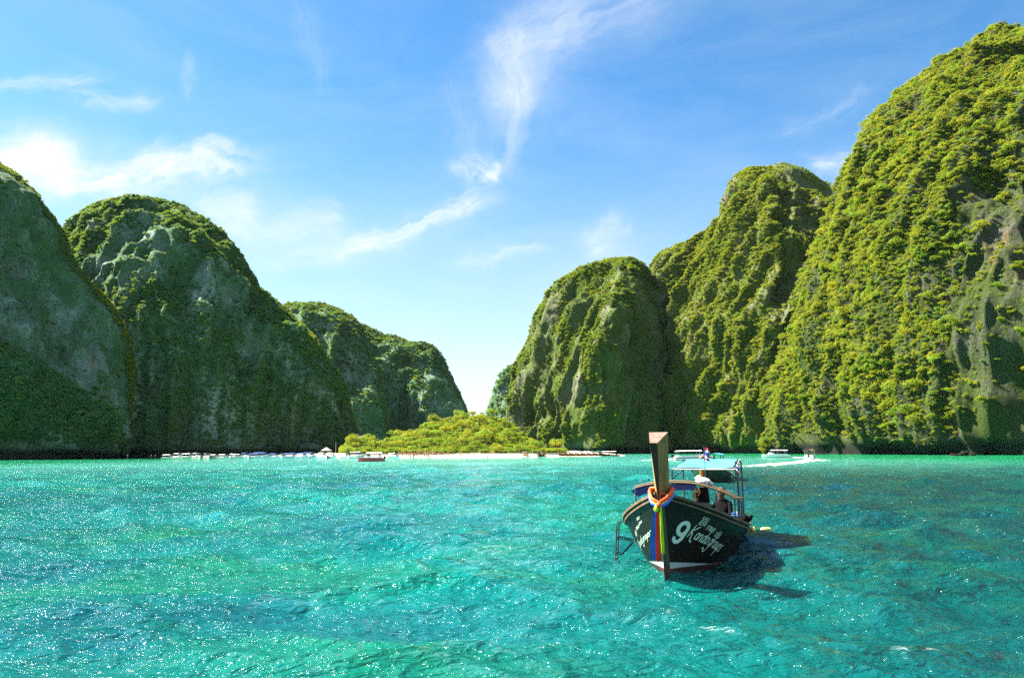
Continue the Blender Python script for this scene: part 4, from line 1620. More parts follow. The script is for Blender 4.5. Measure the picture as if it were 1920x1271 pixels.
# aft roof
RX0, RX1, RS0, RS1 = -0.52, 0.98, 5.8, 8.6
def roof_z(s_):
    return 1.84 + (s_ - RS0) / (RS1 - RS0) * 0.19
for s_ in (RS0, (RS0 + RS1) / 2, RS1):
    MB().tube([(RX0 - 0.03, s_, roof_z(s_) - 0.02 - (0.09 if RS0 < s_ < RS1 else 0)), (RX1 + 0.03, s_, roof_z(s_) - 0.02 - (0.09 if RS0 < s_ < RS1 else 0))], 0.02, 6).build('roof_bar', PIPE_PALE, boat)
for x in (RX0, RX1):
    MB().tube([(x, RS0 - 0.05, roof_z(RS0) - 0.02), (x, RS1 + 0.05, roof_z(RS1) - 0.02)], 0.02, 6).build('roof_bar', PIPE_PALE, boat)
    for s_ in (RS0 + 0.1, RS1 - 0.1):
        z = roof_z(s_)
        xo = x + (0.06 if x > 0 else -0.06)
        MB().tube([(xo, s_, 0.14), (xo, s_, z - 0.16), (xo * 0.99, s_, z - 0.05), (x, s_, z - 0.02)], 0.024, 8).build('roof_post', PIPE, boat)
        MB().tube([(xo, s_, z - 0.28), (x + (-0.24 if x > 0 else 0.24), s_, z - 0.03)], 0.014, 6).build('roof_brace', PIPE, boat)
def roofz(x, s_, i, k):
    w = 0.022 * math.sin(7 * i + 3 * k) * math.sin(5.3 * k + 1.7 * i) - 0.05 * math.sin(math.pi * i) * math.sin(math.pi * k)
    return roof_z(s_) + 0.015 + w
sagging_sheet(RX0 + 0.05, RX1 - 0.05, RS0 + 0.06, RS1 - 0.06, roofz, 16).build('roof_tarpaulin', TARP, boat, smooth=True)
for k in range(10):
    t = (k + 0.5) / 10
    s_ = RS0 + 0.1 + (RS1 - RS0 - 0.2) * t
    for x, q in ((RX0, 1), (RX1, -1)):
        MB().box((x + q * 0.025, s_, roof_z(s_) + 0.008), (0.06, 0.03, 0.02)).build('lashing', PIPE, boat)

# engine on its pivot with the long tail shaft
en = empty('longtail_engine', bw(0.18, 5.35, 0.155), BOAT_RZ)
tag(en, 'black engine with a tiller bar standing beside the boatman', 'engine')
b = MB().box((0, 0, 0.62), (0.42, 0.62, 0.42)).box((0, 0.05, 0.90), (0.34, 0.44, 0.16), taper=0.8)
b.build('engine_block', BLACKM, en)
MB().tube([(0, -0.33, 0.62), (0, -0.40, 0.62)], [0.21, 0.19], 16).build('fan_housing', STEEL, en)
MB().tube([(-0.12, 0.1, 0.95), (-0.12, 0.1, 1.12)], [0.09, 0.10], 12).build('air_filter', BLACKM, en)
MB().tube([(0.22, 0.1, 0.74), (0.32, 0.12, 0.78), (0.34, 0.2, 1.05)], 0.03, 8).build('exhaust_pipe', BLACKM, en)
MB().tube([(0, 0, 0.0), (0, 0, 0.42)], [0.07, 0.05], 10).build('pivot', STEEL, en)
for x in (-0.18, 0.18):
    MB().tube([(x, -0.3, 0.42), (x, -0.62, 0.50), (x * 0.4, -0.95, 0.62)], 0.018, 8).build('tiller_bar', PIPE_PALE, en)
MB().tube([(-0.07, -0.95, 0.62), (0.07, -0.95, 0.62)], 0.024, 8).build('tiller_grip', BLACKM, en)
MB().tube([(0, 0.3, 0.55), (0, 2.5, 0.52), (0, 5.2, -0.05)], [0.045, 0.035, 0.03], 8).build('tail_shaft', STEEL, en)

# prow garland and the hanging sashes
def ring_pts(x0, s0, z0, rx, ry, tilt, n=20, a0=0, a1=360):
    return [(x0 + rx * math.cos(R(a)), s0 + ry * math.sin(R(a)), z0 + tilt * math.sin(R(a))) for a in np.linspace(a0, a1, n)]


ga = empty('prow_garland', bw(0, -0.46, 1.42), BOAT_RZ)
tag(ga, 'orange, yellow and blue silk garland tied round the foot of the prow post', 'garland')
loop = [(-0.20, 0.26, 0.17), (-0.19, 0.05, 0.13), (-0.13, -0.10, 0.02), (0.0, -0.17, -0.05), (0.13, -0.10, 0.03), (0.19, 0.05, 0.13), (0.20, 0.26, 0.17), (0.0, 0.34, 0.18), (-0.20, 0.26, 0.17)]
for nm, m, sc_, dz, r in (('orange_band', S_ORANGE, 1.0, 0.02, 0.028), ('yellow_band', S_LIME, 1.03, -0.018, 0.014), ('blue_band', S_BLUE, 1.08, -0.046, 0.017)):
    MB().tube([(x * sc_, y * sc_, z + dz) for x, y, z in loop], r, 8, squash=1.9).build(nm, m, ga, smooth=True)
MB().blob((0.0, -0.20, -0.05), (0.05, 0.045, 0.05), 3, 10, 6, 0.1).build('knot', S_ORANGE, ga, smooth=True)
MB().blob((-0.045, -0.21, -0.115), (0.04, 0.03, 0.055), 4, 10, 6, 0.1).build('knot', S_LIME, ga, smooth=True)


def sash(name, lab, m, xa, wa, xb, wb, zb, sb, fold):
    """a pleated length of silk hanging from the knot at the prow"""
    mb = MB()
    n, c = 14, 9
    front, backr = [], []
    for i in range(n + 1):
        t = i / n
        x = xa + (xb - xa) * t ** 0.7
        w = wa + (wb - wa) * min(1, t * 1.6)
        z = 1.36 + (zb - 1.36) * t
        s_ = -0.66 + (sb + 0.66) * t
        rf, rb = [], []
        for k in range(c):
            q = k / (c - 1) - 0.5
            f = fold * math.sin(k * 1.9 + xa * 30 + t * 1.2) * (0.4 + 0.6 * t)
            rf.append((x + q * w, s_ + f, z + (0.02 * math.sin(k * 1.3) if i == n else 0)))
            rb.append((x + q * w, s_ + f + 0.008, z + (0.02 * math.sin(k * 1.3) if i == n else 0)))
        front.append(rf)
        backr.append(rb[::-1])
    mb.strip(front)
    mb.strip(backr)
    o = mb.build(name, m, None, smooth=True)
    o.location = (BOAT_O[0], BOAT_O[1], 0)
    o.rotation_euler = (0, 0, BOAT_RZ)
    tag(o, lab, 'ribbon', 'silk ribbons hanging from the prow')


sash('silk_ribbon', 'blue silk ribbon hanging leftmost from the prow knot', S_BLUE, -0.055, 0.04, -0.160, 0.105, 0.42, -0.36, 0.014)
sash('silk_ribbon', 'red silk ribbon hanging in the middle of the prow knot', S_RED, -0.010, 0.05, -0.075, 0.095, 0.40, -0.40, 0.014)
sash('silk_ribbon', 'yellow-green silk ribbon hanging rightmost from the prow knot', S_LIME, 0.035, 0.035, 0.010, 0.06, 0.53, -0.38, 0.010)
sash('silk_ribbon', 'narrow purple silk ribbon showing between the blue and the red one', S_PURPLE, -0.03, 0.03, -0.125, 0.035, 0.60, -0.39, 0.008)

# rolled awning on the left half of the bent poles
ta = sagging_sheet(-1.22, 0.22, 3.62, 4.45, lambda x, s_, i, k: arch_z(x) - 0.04 - 0.17 * k + 0.015 * math.sin(9 * i), 12).build('awning_sheet', TARP_DK, None, smooth=True)
ta.location = (BOAT_O[0], BOAT_O[1], 0)
ta.rotation_euler = (0, 0, BOAT_RZ)
tag(ta, 'deep blue awning sheet slung under the left half of the bent poles', 'awning')

# patterned bundle on the poles
mB = simple('patterned_cloth', (0.62, 0.60, 0.58), 0.85, 0.2, 5)
T_ = NT(mB.node_tree)
tcn = T_.new('ShaderNodeTexCoord')
vor = T_.new('ShaderNodeTexVoronoi')
vor.inputs['Scale'].default_value = 26
T_.l.new(tcn.outputs['Object'], vor.inputs['Vector'])
T_.l.new(T_.mix(T_.mapr(vor.outputs['Distance'], 0.32, 0.42), (0.05, 0.04, 0.05), (0.66, 0.62, 0.60)), T_.n['Principled BSDF'].inputs['Base Color'])
bu = MB().blob((0, 0, 0), (0.20, 0.13, 0.09), 8, 14, 8, 0.14).blob((-0.12, 0.02, 0.035), (0.09, 0.09, 0.07), 9, 10, 6, 0.15).build('cloth_bundle', mB, None, smooth=True)
bu.location = bw(0.40, 3.72, arch_z(0.40) + 0.07)
bu.rotation_euler = (0, R(16), BOAT_RZ)
tag(bu, 'black and white patterned cloth bundle tied on the bent poles', 'bundle')

# orange life vest straps and dark vest hanging under the poles
lv = empty('life_vest', bw(0.25, 3.85, 1.20), BOAT_RZ)
tag(lv, 'dark life vest with orange straps hanging below the bent poles', 'life vest')
MB().box((0.12, 0.02, 0.10), (0.26, 0.12, 0.34), taper=0.75).build('vest_body', DARK_CLOTH, lv)
MB().tube(ring_pts(-0.02, -0.04, 0.19, 0.045, 0.02, 0.0, 14), 0.013, 6).build('strap', ORANGE_P, lv)
MB().tube([(-0.05, -0.05, 0.27), (-0.07, -0.05, 0.1), (-0.055, -0.05, -0.14)], 0.012, 6).build('strap', ORANGE_P, lv)
MB().tube([(0.03, -0.06, 0.24), (0.05, -0.06, 0.16), (0.0, -0.06, 0.08)], 0.012, 6).build('strap', ORANGE_P, lv)
MB().tube([(0.12, 0.0, 0.27), (0.12, -0.02, 0.36)], 0.01, 6).build('strap', ORANGE_P, lv)

# boatman, seated on the port side, leaning to the tiller
def boatman_mesh():
    J = [(0, 0, 0.10), (0.0, -0.03, 0.34), (0.0, -0.07, 0.56), (0, -0.10, 0.66), (0, -0.13, 0.76), (0, -0.12, 0.87)]
    E = [(0, 1), (1, 2), (2, 3), (3, 4), (4, 5)]
    Rr = [0.155, 0.145, 0.15, 0.06, 0.095, 0.085]
    # left and right arm: one reaching forward to the tiller, one on the knee
    for sgn, arm in ((-1, [(-0.20, -0.06, 0.56), (-0.30, -0.22, 0.34), (-0.22, -0.46, 0.26), (-0.20, -0.54, 0.25)]),
                     (1, [(0.20, -0.06, 0.56), (0.29, -0.16, 0.32), (0.18, -0.38, 0.22), (0.15, -0.46, 0.21)])):
        b = len(J)
        J += arm
        Rr += [0.068, 0.050, 0.036, 0.036]
        E += [(2, b), (b, b + 1), (b + 1, b + 2), (b + 2, b + 3)]
        h = b + 3
        for f in range(4):
            k = len(J)
            x = J[h][0] + (f - 1.5) * 0.022
            J += [(x, J[h][1] - 0.06, J[h][2] + 0.01), (x, J[h][1] - 0.09 - 0.006 * (f in (1, 2)), J[h][2] - 0.03)]
            Rr += [0.010, 0.008]
            E += [(h, k), (k, k + 1)]
        k = len(J)
        J += [(J[h][0] - sgn * 0.045, J[h][1] - 0.03, J[h][2] + 0.0)]
        Rr += [0.011]
        E += [(h, k)]
    for sgn in (-1, 1):
        b = len(J)
        J += [(sgn * 0.10, -0.06, 0.08), (sgn * 0.16, -0.46, 0.14), (sgn * 0.15, -0.50, -0.30), (sgn * 0.15, -0.64, -0.34)]
        Rr += [0.10, 0.072, 0.045, 0.042]
        E += [(0, b), (b, b + 1), (b + 1, b + 2), (b + 2, b + 3)]

    def zones(c):
        if c.z > 0.67:
            return 0
        if c.z > 0.20 and (c.y > -0.26):
            return 1
        if c.z > -0.02 and c.y > -0.40:
            return 1
        return 0
    return skin_body('body', J, E, Rr, [SKIN_DARK, DARK_CLOTH], 2, zones)


man = empty('person', bw(0.74, 5.25, 0.47), BOAT_RZ + R(-35))
tag(man, 'boatman in dark clothes seated low beside the engine of the big longtail boat', 'person')
link('body', boatman_mesh(), man)
hm_ = MB()
hm_.blob((0, -0.105, 0.855), (0.098, 0.110, 0.10), 2, 14, 9, 0.05)
hm_.build('hair', HAIR, man, smooth=True)
fc = MB()
fc.blob((0, -0.235, 0.80), (0.014, 0.022, 0.022), 1, 8, 5, 0.02)
fc.build('nose', SKIN_DARK, man, smooth=True)
for sgn in (-1, 1):
    MB().blob((sgn * 0.036, -0.213, 0.825), (0.008, 0.006, 0.005), 1, 8, 5, 0.0).build('eye', simple('eye_dark', (0.03, 0.02, 0.02), 0.3), man, smooth=True)
    MB().blob((sgn * 0.094, -0.12, 0.805), (0.014, 0.03, 0.04), 1, 8, 5, 0.05).build('ear', SKIN_DARK, man, smooth=True)
MB().box((0, -0.222, 0.755), (0.05, 0.01, 0.012)).build('mouth', simple('lips', (0.16, 0.05, 0.04), 0.5), man)

# things lying about the boat
rc = MB().box((0, 0, 0), (0.36, 0.34, 0.12), taper=0.9).build('seat_cushion', RED_CLOTH, None)
rc.location = bw(0.86, 5.0, 0.47)
rc.rotation_euler = (0, 0, BOAT_RZ)
tag(rc, 'red seat cushion under the boatman', 'cushion')
jc = empty('jerrycan', bw(1.02, 4.35, 0.52), BOAT_RZ)
tag(jc, 'blue plastic jerrycan standing by the right gunwale of the big longtail boat', 'jerrycan')
MB().box((0, 0, 0.15), (0.24, 0.18, 0.30), taper=0.94).build('can_body', PLASTIC_B, jc)
MB().tube([(-0.08, 0, 0.30), (-0.08, 0, 0.35), (0.05, 0, 0.35), (0.05, 0, 0.30)], 0.014, 6).build('handle', PLASTIC_B, jc)
MB().tube([(0.085, 0, 0.29), (0.085, 0, 0.34)], 0.028, 8).build('cap', simple('dark_cap', (0.03, 0.03, 0.04), 0.5), jc)
MB().box((0, 0, -0.02), (0.5, 0.3, 0.04)).build('shelf', DECKW, jc)
db = MB().blob((0, 0, 0.06), (0.15, 0.16, 0.12), 12, 10, 7, 0.22).blob((0.10, 0.0, 0.12), (0.10, 0.09, 0.10), 13, 9, 6, 0.2).tube([(0.12, 0, 0.06), (0.20, -0.01, 0.13), (0.25, -0.01, 0.20)], [0.06, 0.05, 0.035], 7)
db = db.build('tarpaulin_bundle', DARK_CLOTH, None, smooth=True)
db.location = bw(1.14, 4.0, 0.66)
db.rotation_euler = (0, 0, BOAT_RZ)
tag(db, 'black crumpled tarpaulin bundle on the right gunwale beside the blue jerrycan', 'tarpaulin')
bk = MB().blob((0, 0, 0.16), (0.36, 0.26, 0.30), 15, 12, 8, 0.16).build('sack', simple('black_sack', (0.01, 0.01, 0.012), 0.8), None, smooth=True)
bk.location = bw(0.52, 4.7, 0.42)
tag(bk, 'black stuffed sack lying below the engine', 'sack')

# boarding ladder hung on the far gunwale
la = empty('boarding_ladder', bw(-1.22, 2.3, 0.76), BOAT_RZ)
la.scale = (0.85, 0.7, 0.90)
tag(la, 'black pipe boarding ladder hung on the left side of the big longtail boat', 'ladder')
for s_ in (-0.17, 0.17):
    MB().tube([(0.03, s_, 0.04), (-0.06, s_, 0.06), (-0.10, s_, -0.05), (-0.16, s_, -0.86)], 0.018, 8).build('ladder_rail', PIPE, la)
    MB().tube([(-0.115, s_, -0.30), (0.26, s_, -0.36), (0.24, s_, -0.44), (-0.02, s_, -0.70), (-0.14, s_, -0.66)], 0.016, 8).build('stand_off', PIPE, la)
for k in range(4):
    z = -0.14 - 0.22 * k
    x = -0.105 - 0.068 * (-z)
    MB().tube([(x, -0.17, z), (x, 0.17, z)], 0.014, 6).build('rung', PIPE, la)

# flags
def flag(loc, rz, pole_h, w, h, lab, wave=0.03, droop=0.0):
    f = empty('flag', loc, rz)
    tag(f, lab, 'flag')
    MB().tube([(0, 0, 0), (0, 0, pole_h)], 0.013, 6).build('flagpole', PIPE, f)
    bands = ((FLAG_R, 1), (FLAG_W, 1), (FLAG_B, 2), (FLAG_W, 1), (FLAG_R, 1))
    y = 0.0
    for m, k in bands:
        rows = []
        for i in range(9):
            t = i / 8
            col = []
            for q in (y / 6, (y + k) / 6):
                col.append((0.012 + t * w * (1 - 0.3 * droop), wave * math.sin(t * 6 + q * 3), pole_h - 0.02 - q * h - droop * t * w * 0.9))
            rows.append(col)
        MB().strip(rows).build('stripe', m, f, smooth=True)
        y += k


flag(bw(0.27, 5.72, 1.40), BOAT_RZ, 1.0, 0.13, 0.32, 'small red, white and blue striped flag on the middle pole of the boat roof', droop=0.5)
flag(bw(1.00, 5.80, 1.62), BOAT_RZ, 0.42, 0.10, 0.26, 'small red, white and blue striped flag limp at the right corner of the boat roof', droop=0.9)
fl = MB().blob((0, 0, 0), (0.06, 0.09, 0.055), 5, 10, 7, 0.2).build('fender', YELLOW_P, None, smooth=True)
fl.location = bw(1.40, 3.5, 0.60)
tag(fl, 'yellowish fender on the right gunwale corner of the big longtail boat', 'fender')
p = on_water(1428, 22.2)
fb = MB().blob((0, 0, 0.03), (0.15, 0.08, 0.05), 6, 12, 7, 0.25).build('mooring_float', YELLOW_P, None, smooth=True)
fb.location = tuple(p)
tag(fb, 'pale yellow mooring float on the water right of the big longtail boat', 'float')


# ------------------------------------------------------------------ other boats
def longtail(name, label, loc, rz, hull_m, canopy_m, prow_top=2.5, sashes=True, group=None, scale=1.0, roof=(4.2, 7.8), roof_h=1.95, roof_w=1.0):
    t = empty(name, loc, rz)
    t.scale = (scale,) * 3
    tag(t, label, 'boat', group)
    link('hull', hull_mesh(hull_m, BOOT_RED, hull_m), t)
    for side in (1, -1):
        link('gunwale', rail_mesh(side, 0.0, 0.09, 0.06, 0.0, RAIL, 'gunwale'), t)
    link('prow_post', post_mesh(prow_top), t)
    MB().box((0, 5.6, 0.14), (1.7, 6.6, 0.04)).build('deck', DECKW, t)
    s0, s1 = roof
    for x in (-0.85 * roof_w, 0.85 * roof_w):
        for s_ in (s0 + 0.2, s1 - 0.2):
            MB().tube([(x, s_, 0.14), (x, s_, roof_h)], 0.03, 6).build('roof_post', PIPE, t)
    sagging_sheet(-roof_w, roof_w, s0, s1, lambda x, s_, i, k: roof_h + 0.12 * (1 - (x / roof_w) ** 2), 6, 0.03).build('roof_canopy', canopy_m, t)
    for d in (4.4, 5.6, 6.8):
        MB().box((0, d, 0.42), (1.9, 0.3, 0.05)).build('bench', DECKW, t)
    MB().box((0, 8.2, 0.72), (0.35, 0.6, 0.5)).tube([(0, 8.4, 0.8), (0, 10.4, 0.6), (0, 12.2, 0.0)], 0.04, 6).build('engine', BLACKM, t)
    if sashes:
        for k, m in enumerate((S_LIME, S_RED)):
            MB().box((-0.10 + 0.14 * k, -0.56, 0.95), (0.13, 0.03, 0.85)).build('sash', m, t)
    return t


def sb_hull(L, B, H):
    """planing hull: pointed flared bow at +x, transom at -x"""
    rings = []
    for t in (0, 0.15, 0.35, 0.55, 0.7, 0.82, 0.92, 1.0):
        x = -L / 2 + L * t
        k = 1 - max(0, (t - 0.45) / 0.55) ** 2.0
        w = B / 2 * max(k, 0.02)
        sh = H * (1 + 0.35 * max(0, t - 0.4))
        rings.append([(x, -w, sh), (x, -w * 0.92, 0.25 * H), (x, -w * 0.45, -0.30), (x, 0, -0.38 + 0.5 * max(0, t - 0.75)), (x, w * 0.45, -0.30), (x, w * 0.92, 0.25 * H), (x, w, sh)])
    mb = MB()
    mb.loft(rings, cap=True)
    return mb


def speedboat(label, loc, rz, L=8.0, hull_m=GEL, canopy_m=CANVAS_W, band=GEL_MAROON, group=None, cabin=True, engines=2):
    t = empty('speedboat', loc, rz)
    tag(t, label, 'boat', group)
    B, H = L * 0.29, 0.85
    sb_hull(L, B, H).build('hull', hull_m, t)
    for sgn in (-1, 1):
        mb = MB()
        r0, r1 = [], []
        for tt in (0.02, 0.15, 0.35, 0.55, 0.7, 0.82, 0.92):
            x = -L / 2 + L * tt
            w = B / 2 * max(1 - max(0, (tt - 0.45) / 0.55) ** 2.0, 0.02)
            sh = H * (1 + 0.35 * max(0, tt - 0.4))
            r0.append((x, sgn * (w + 0.02), sh * 0.62))
            r1.append((x, sgn * (w + 0.02), sh * 0.86))
        mb.strip([r0, r1])
        mb.build('side_band', band, t)
    MB().box((-L * 0.16, 0, 0.98), (L * 0.52, B * 0.82, 0.22), taper=0.97).build('coaming', GEL, t)
    if cabin:
        MB().box((L * 0.14, 0, 1.22), (L * 0.22, B * 0.70, 0.48), taper=0.72).build('cuddy', GEL, t)
        MB().box((L * 0.10, 0, 1.62), (L * 0.13, B * 0.60, 0.36), taper=0.80).build('windscreen', SCREEN, t)
    for x in (-L * 0.40, L * 0.10):
        for y in (-B * 0.40, B * 0.40):
            MB().tube([(x, y, 0.9), (x, y * 0.95, 2.08)], 0.035, 6).build('canopy_post', STEEL, t)
    rows_t, rows_b = [], []
    for k in range(7):
        q = k / 6 * 2 - 1
        z = 2.08 + 0.14 * (1 - q * q)
        rows_t.append([(-L * 0.44, q * B * 0.44, z), (L * 0.16, q * B * 0.44, z + 0.06)])
        rows_b.append([(L * 0.16, q * B * 0.44, z - 0.02), (-L * 0.44, q * B * 0.44, z - 0.08)])
    MB().strip(rows_t).strip(rows_b).build('canopy', canopy_m, t)
    for k in range(engines):
        y = (k - (engines - 1) / 2) * 0.62
        e = MB().box((-L / 2 - 0.22, y, 1.05), (0.42, 0.34, 0.62), taper=0.75).build('outboard', BLACKM, t)
        MB().box((-L / 2 - 0.22, y, 0.35), (0.16, 0.12, 0.9)).build('outboard_leg', STEEL, e)
    for sgn in (-1, 1):
        MB().box((-L * 0.18, sgn * B * 0.30, 0.78), (L * 0.42, 0.34, 0.12)).build('bench', simple('bench_vinyl', (0.5, 0.48, 0.44), 0.6) if 'bench_vinyl' not in bpy.data.materials else bpy.data.materials['bench_vinyl'], t)
    return t


def heading(a):
    return R(a)


# second longtail, just beyond the big one
p2 = on_water(1316, 53)
longtail('longtail_boat', 'green longtail boat lying beyond the blue roof of the big one', (p2[0], p2[1], 0), R(-23), GREEN_HULL, TARP, prow_top=1.95, scale=1.0, roof=(5.0, 7.0), roof_h=1.95, roof_w=0.66)
p = on_water(1301, 172)
speedboat('white speedboat with a long canopy, behind the blue boat roof', (p[0], p[1], 0), R(4), 9.6, GEL, CANVAS_W, group=None)
p = on_water(1453, 222)
speedboat('white speedboat pointing left below the foot of the tall right cliff', (p[0], p[1], 0), R(176), 7.8, GEL, CANVAS_W, GEL)
p = on_water(1519, 166)
speedboat('speedboat seen from its stern, trailing a long white wake', (p[0], p[1], 0.05), R(62), 7.0, GEL, BAMBOO, engines=1, cabin=False)
p = on_water(696, 192)
speedboat('red-hulled speedboat with two dark outboards, in front of the beach', (p[0], p[1], 0), R(176), 6.6, GEL_RED, CANVAS_W, GEL_RED)

ORD = ['first', 'second', 'third', 'fourth', 'fifth', 'sixth', 'seventh', 'eighth', 'ninth', 'tenth', 'eleventh', 'twelfth', 'thirteenth', 'fourteenth', 'fifteenth', 'sixteenth', 'seventeenth', 'eighteenth', 'nineteenth', 'twentieth', 'twenty-first', 'twenty-second']
rowr = random.Random(12)
protoW = protoB = None
k = 0
for px in (316, 337, 354, 371, 386, 402, 417, 433, 449, 466, 482, 498, 514, 531, 548, 566, 584, 606, 624, 648, 668, 735):
    blue = 455 < px < 590
    Y = 316 + rowr.uniform(-4, 6) - (0 if px < 600 else 8)
    if px < 600:
        Y += 10
    p = on_water(px, Y)
    lab = ('blue' if blue else 'white') + '-canopied speedboat, ' + ORD[k] + ' from the left in the moored row'
    g = 'speedboats moored in a row at the foot of the domed cliff'
    px += rowr.uniform(-5, 5)
    p = on_water(px, Y)
    rz = R(-32 + rowr.uniform(-34, 34)) if px < 600 else R(-30 + rowr.uniform(-40, 30))
    if blue:
        if protoB is None:
            protoB = t = speedboat(lab, (p[0], p[1], 0), rz, 8.4, GEL, CANVAS_B, CANVAS_B, g)
        else:
            t = copy_tree(protoB)
    else:
        if protoW is None:
            protoW = t = speedboat(lab, (p[0], p[1], 0), rz, 8.4, GEL, CANVAS_W, GEL_MAROON, g)
        else:
            t = copy_tree(protoW)
    t.location = (p[0], p[1], 0)
    t.rotation_euler = (0, 0, rz)
    q_ = rowr.uniform(0.78, 1.12)
    t.scale = (q_, q_, q_)
    t['label'] = lab
    k += 1

k = 0
protoL = {}
for px, Y, can, rz in ((988, 322, 'white', 8), (1009, 320, 'green', -10), (1022, 320, 'white', 14), (1048, 326, 'green', -48), (1058, 325, 'white', -52), (1068, 327, 'green', -60), (1079, 326, 'white', -55), (1090, 328, 'green', -62), (1101, 327, 'green', -58), (1112, 329, 'white', -64), (1124, 331, 'white', -70)):
    p = on_water(px, Y)
    lab = can + '-canopied brown longtail, ' + ORD[k] + ' from the left of those drawn up on the sand'
    g = 'longtail boats drawn up at the right end of the beach'
    if can not in protoL:
        t = protoL[can] = longtail('longtail_boat', lab, (p[0], p[1], 0), R(rz), BROWN_HULL, CANVAS_W if can == 'white' else CANVAS_G, 2.3, False, g)
    else:
        t = copy_tree(protoL[can])
    t.location = (p[0], p[1], 0.05)
    t.rotation_euler = (0, 0, R(rz))
    t['label'] = lab
    k += 1

# two small skiffs under the left cliff
for k, (px, lab) in enumerate(((243, 'small dark skiff at the foot of the left cliff, the farther left of two'), (288, 'small dark skiff left of the moored speedboats, with people in it'))):
    p = on_water(px, 322)
    t = empty('skiff', (p[0], p[1], 0), R(10))
    tag(t, lab, 'boat')
    sb_hull(5.0, 1.5, 0.5).build('hull', BLACKM, t)
    for q in (-1.2, 0.2, 1.2):
        MB().box((q, 0, 0.45), (0.3, 1.3, 0.06)).build('bench', DECKW, t)

# ------------------------------------------------------------------ people on the sand
bodies = [standing('person', i, j) for i, j in ((0, 0), (1, 1), (2, 0), (3, 2), (4, 1), (0, 3), (2, 1), (3, 0))]
colr = ['red', 'navy', 'black', 'orange', 'white', 'red', 'black', 'orange']
what = ['standing', 'walking', 'standing', 'waving', 'walking', 'sitting', 'walking', 'standing']
pr = random.Random(21)
for k in range(135):
    u_ = pr.random()
    px = pr.triangular(705, 870, 770) if u_ < 0.62 else pr.uniform(690, 1040)
    dy = pr.choice((-5, -2, 1, 4, 8, 12, 18, 24))
    x = on_water(px, BEACH_Y)[0]
    yy = BEACH_Y + dy + 2.2 * math.sin(x * 0.07) + 0.00054 * (x + 40) ** 2
    yy += min(max((-x - 62) / 60, 0), 1) * 62
    z = float(np.interp(dy, (-9, -3, 0, 6, 16, 28), (-0.7, -0.15, 0.02, 0.25, 0.75, 1.3))) - min(max((x - 36) / 14, 0), 1) * 1.2
    i = pr.randrange(8)
    o = link('person', bodies[i])
    o.location = (x, yy, z - 0.02)
    o.rotation_euler = (0, 0, pr.uniform(0, 6.28))
    s = pr.uniform(0.92, 1.06)
    o.scale = (s, s, s)
    place_ = 'in the shallows off the beach' if dy < 0 else ('on the wet sand' if dy < 5 else 'high on the pale sand')
    tag(o, 'tiny beachgoer in ' + colr[i] + ' swimwear ' + what[i] + ' ' + place_, 'person', 'people on the beach')
# people in the skiffs and boats
for px, Y, z, lab in ((240, 321.9, 0.3, 'tiny person standing in the small skiff under the left cliff'), (284, 321.9, 0.3, 'tiny person at the left end of the second skiff'), (292, 322.1, 0.3, 'tiny person at the right end of the second skiff'),
                      (1522, 164.5, 0.75, 'person standing at the stern of the speedboat with the wake'), (1458, 221.5, 0.9, 'person standing on the white speedboat below the right cliff'),
                      (712, 191.6, 0.9, 'person standing at the stern of the red speedboat'), (1338, 58.2, 0.2, 'person in red sitting aft in the green longtail boat')):
    p = on_water(px, Y, z)
    o = link('person', bodies[0 if 'red' in lab else 2])
    o.location = tuple(p)
    tag(o, lab, 'person')
for px, lab in ((1200, 'swimmer with only the head above water, the farther left of two'), (1214, 'swimmer with only the head above water, nearer the prow of the big boat')):
    p = on_water(px, 57.5 if px == 1200 else 58.5)
    J = [(0, 0, -0.75), (0, 0, -0.35), (0, 0, -0.12), (0, 0, 0.0), (0, -0.02, 0.10), (0, 0, 0.20), (-0.2, 0, -0.16), (-0.5, -0.2, -0.1), (-0.75, -0.4, -0.02), (0.2, 0, -0.16), (0.5, -0.2, -0.12), (0.7, -0.45, -0.05)]
    E = [(0, 1), (1, 2), (2, 3), (3, 4), (4, 5), (2, 6), (6, 7), (7, 8), (2, 9), (9, 10), (10, 11)]
    me = skin_body('person', J, E, [.13, .13, .14, .06, .10, .085, .06, .045, .035, .06, .045, .035], [SKIN_DARK, HAIR], 1, lambda c: 1 if c.z > 0.12 else 0)
    o = link('person', me)
    o.location = tuple(p)
    tag(o, lab, 'person')

# hut and pole on the left end of the sand, rocks on the right
h0 = on_water(612, 372, 1.0)
hut = empty('beach_hut', tuple(h0))
tag(hut, 'small grey hut with a pyramid roof at the left end of the beach', 'hut')
for sx in (-1.5, 1.5):
    for sy in (-1.5, 1.5):
        MB().tube([(sx, sy, -1), (sx, sy, 2.3)], 0.09, 6).build('post', BARK, hut)
MB().add([(-2.4, -2.4, 2.2), (2.4, -2.4, 2.2), (2.4, 2.4, 2.2), (-2.4, 2.4, 2.2), (0, 0, 4.0)], [(0, 1, 4), (1, 2, 4), (2, 3, 4), (3, 0, 4), (3, 2, 1, 0)]).build('roof', simple('grey_thatch', (0.22, 0.21, 0.19), 0.9), hut)
h1 = on_water(629, 372, 1.0)
po = empty('pole', tuple(h1))
tag(po, 'thin pale pole beside the hut on the beach', 'pole')
MB().tube([(0, 0, -1), (0.1, 0, 6.2)], [0.09, 0.05], 6).build('mast', PIPE_PALE, po)
MB().tube([(-0.4, 0, 5.6), (0.6, 0, 5.6)], 0.03, 5).build('cross_arm', PIPE_PALE, po)
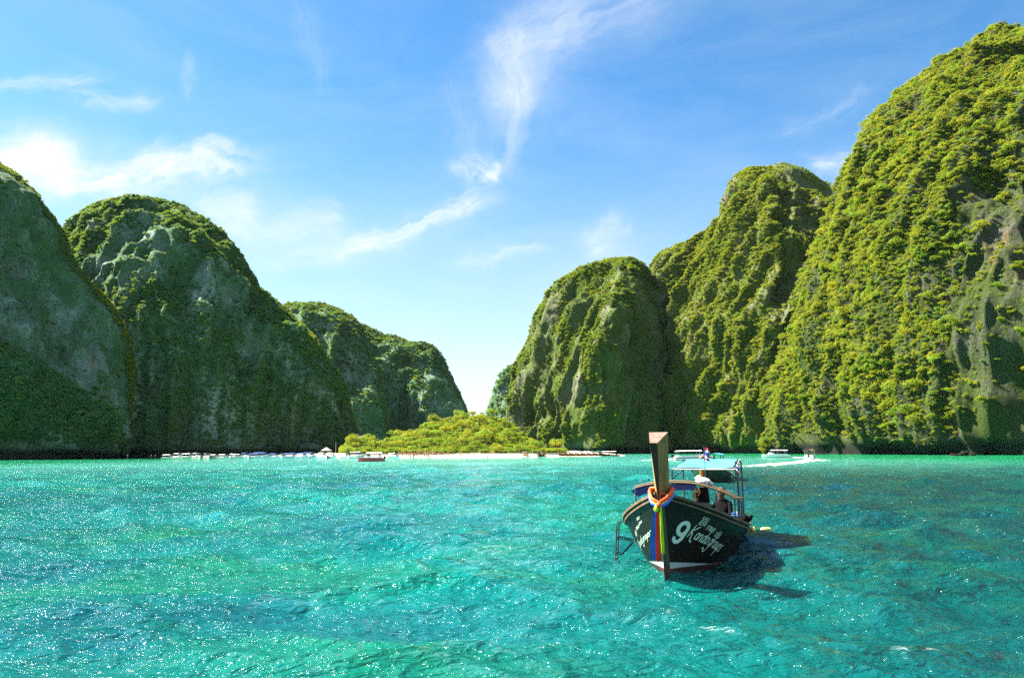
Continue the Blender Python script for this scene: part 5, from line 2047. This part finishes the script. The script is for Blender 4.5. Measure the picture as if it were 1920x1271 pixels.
for k, (px, rr_, lab) in enumerate(((1795, (2.6, 1.2, 0.7), 'long low rock at the water line under the tall right cliff'), (1808, (1.6, 1.1, 1.5), 'pointed rock at the water line under the tall right cliff'), (1824, (0.9, 0.8, 0.9), 'smallest of the three rocks under the tall right cliff'))):
    p = on_water(px, 244)
    o = MB().blob((0, 0, 0.1), rr_, 40 + k, 12, 7, 0.25).build('rock', ROCK_E, None)
    o.location = tuple(p)
    tag(o, lab, 'rock', 'rocks under the right cliff')

# ------------------------------------------------------------------ wakes
def wake(name, pts, n, w0, w1, size, seed, lab):
    r = random.Random(seed)
    mb = MB()
    for _ in range(n):
        t = r.random() ** 0.8
        q = t * (len(pts) - 1)
        i = min(int(q), len(pts) - 2)
        f = q - i
        x = pts[i][0] + (pts[i + 1][0] - pts[i][0]) * f
        y = pts[i][1] + (pts[i + 1][1] - pts[i][1]) * f
        w = w0 + (w1 - w0) * t
        x += r.gauss(0, w)
        y += r.gauss(0, w)
        s = size * r.uniform(0.4, 1.2) * (1.15 - 0.7 * t)
        mb.blob((x, y, 0.02), (s * 1.6, s, s * 0.30 * (1.3 - t)), r.randrange(999), 6, 3, 0.3)
    o = mb.build(name, FOAM_W, None, smooth=True)
    tag(o, lab, 'foam', kind='stuff')


def wp(px, py):
    d = ray(px, py)
    t = -CAM_H / d[2]
    return (d[0] * t, d[1] * t)


wake('wake_foam', [wp(1521, 862), wp(1500, 866.5), wp(1460, 870), wp(1400, 875)], 700, 0.35, 1.1, 0.36, 5, 'white wake foam trailing left of the speedboat seen from its stern')
wake('wake_foam', [wp(1522, 861.5), wp(1540, 863.5)], 160, 0.4, 0.9, 0.40, 6, 'white bow wash right of the speedboat seen from its stern')
wake('wake_foam', [wp(1480, 857.5), wp(1512, 857.8)], 150, 0.3, 0.5, 0.42, 7, 'thin foam line behind the white speedboat below the right cliff')
wake('wake_foam', [wp(1268, 861.5), wp(1245, 862.3), wp(1215, 863)], 260, 0.3, 0.9, 0.5, 8, 'white foam behind the speedboat beyond the blue boat roof')
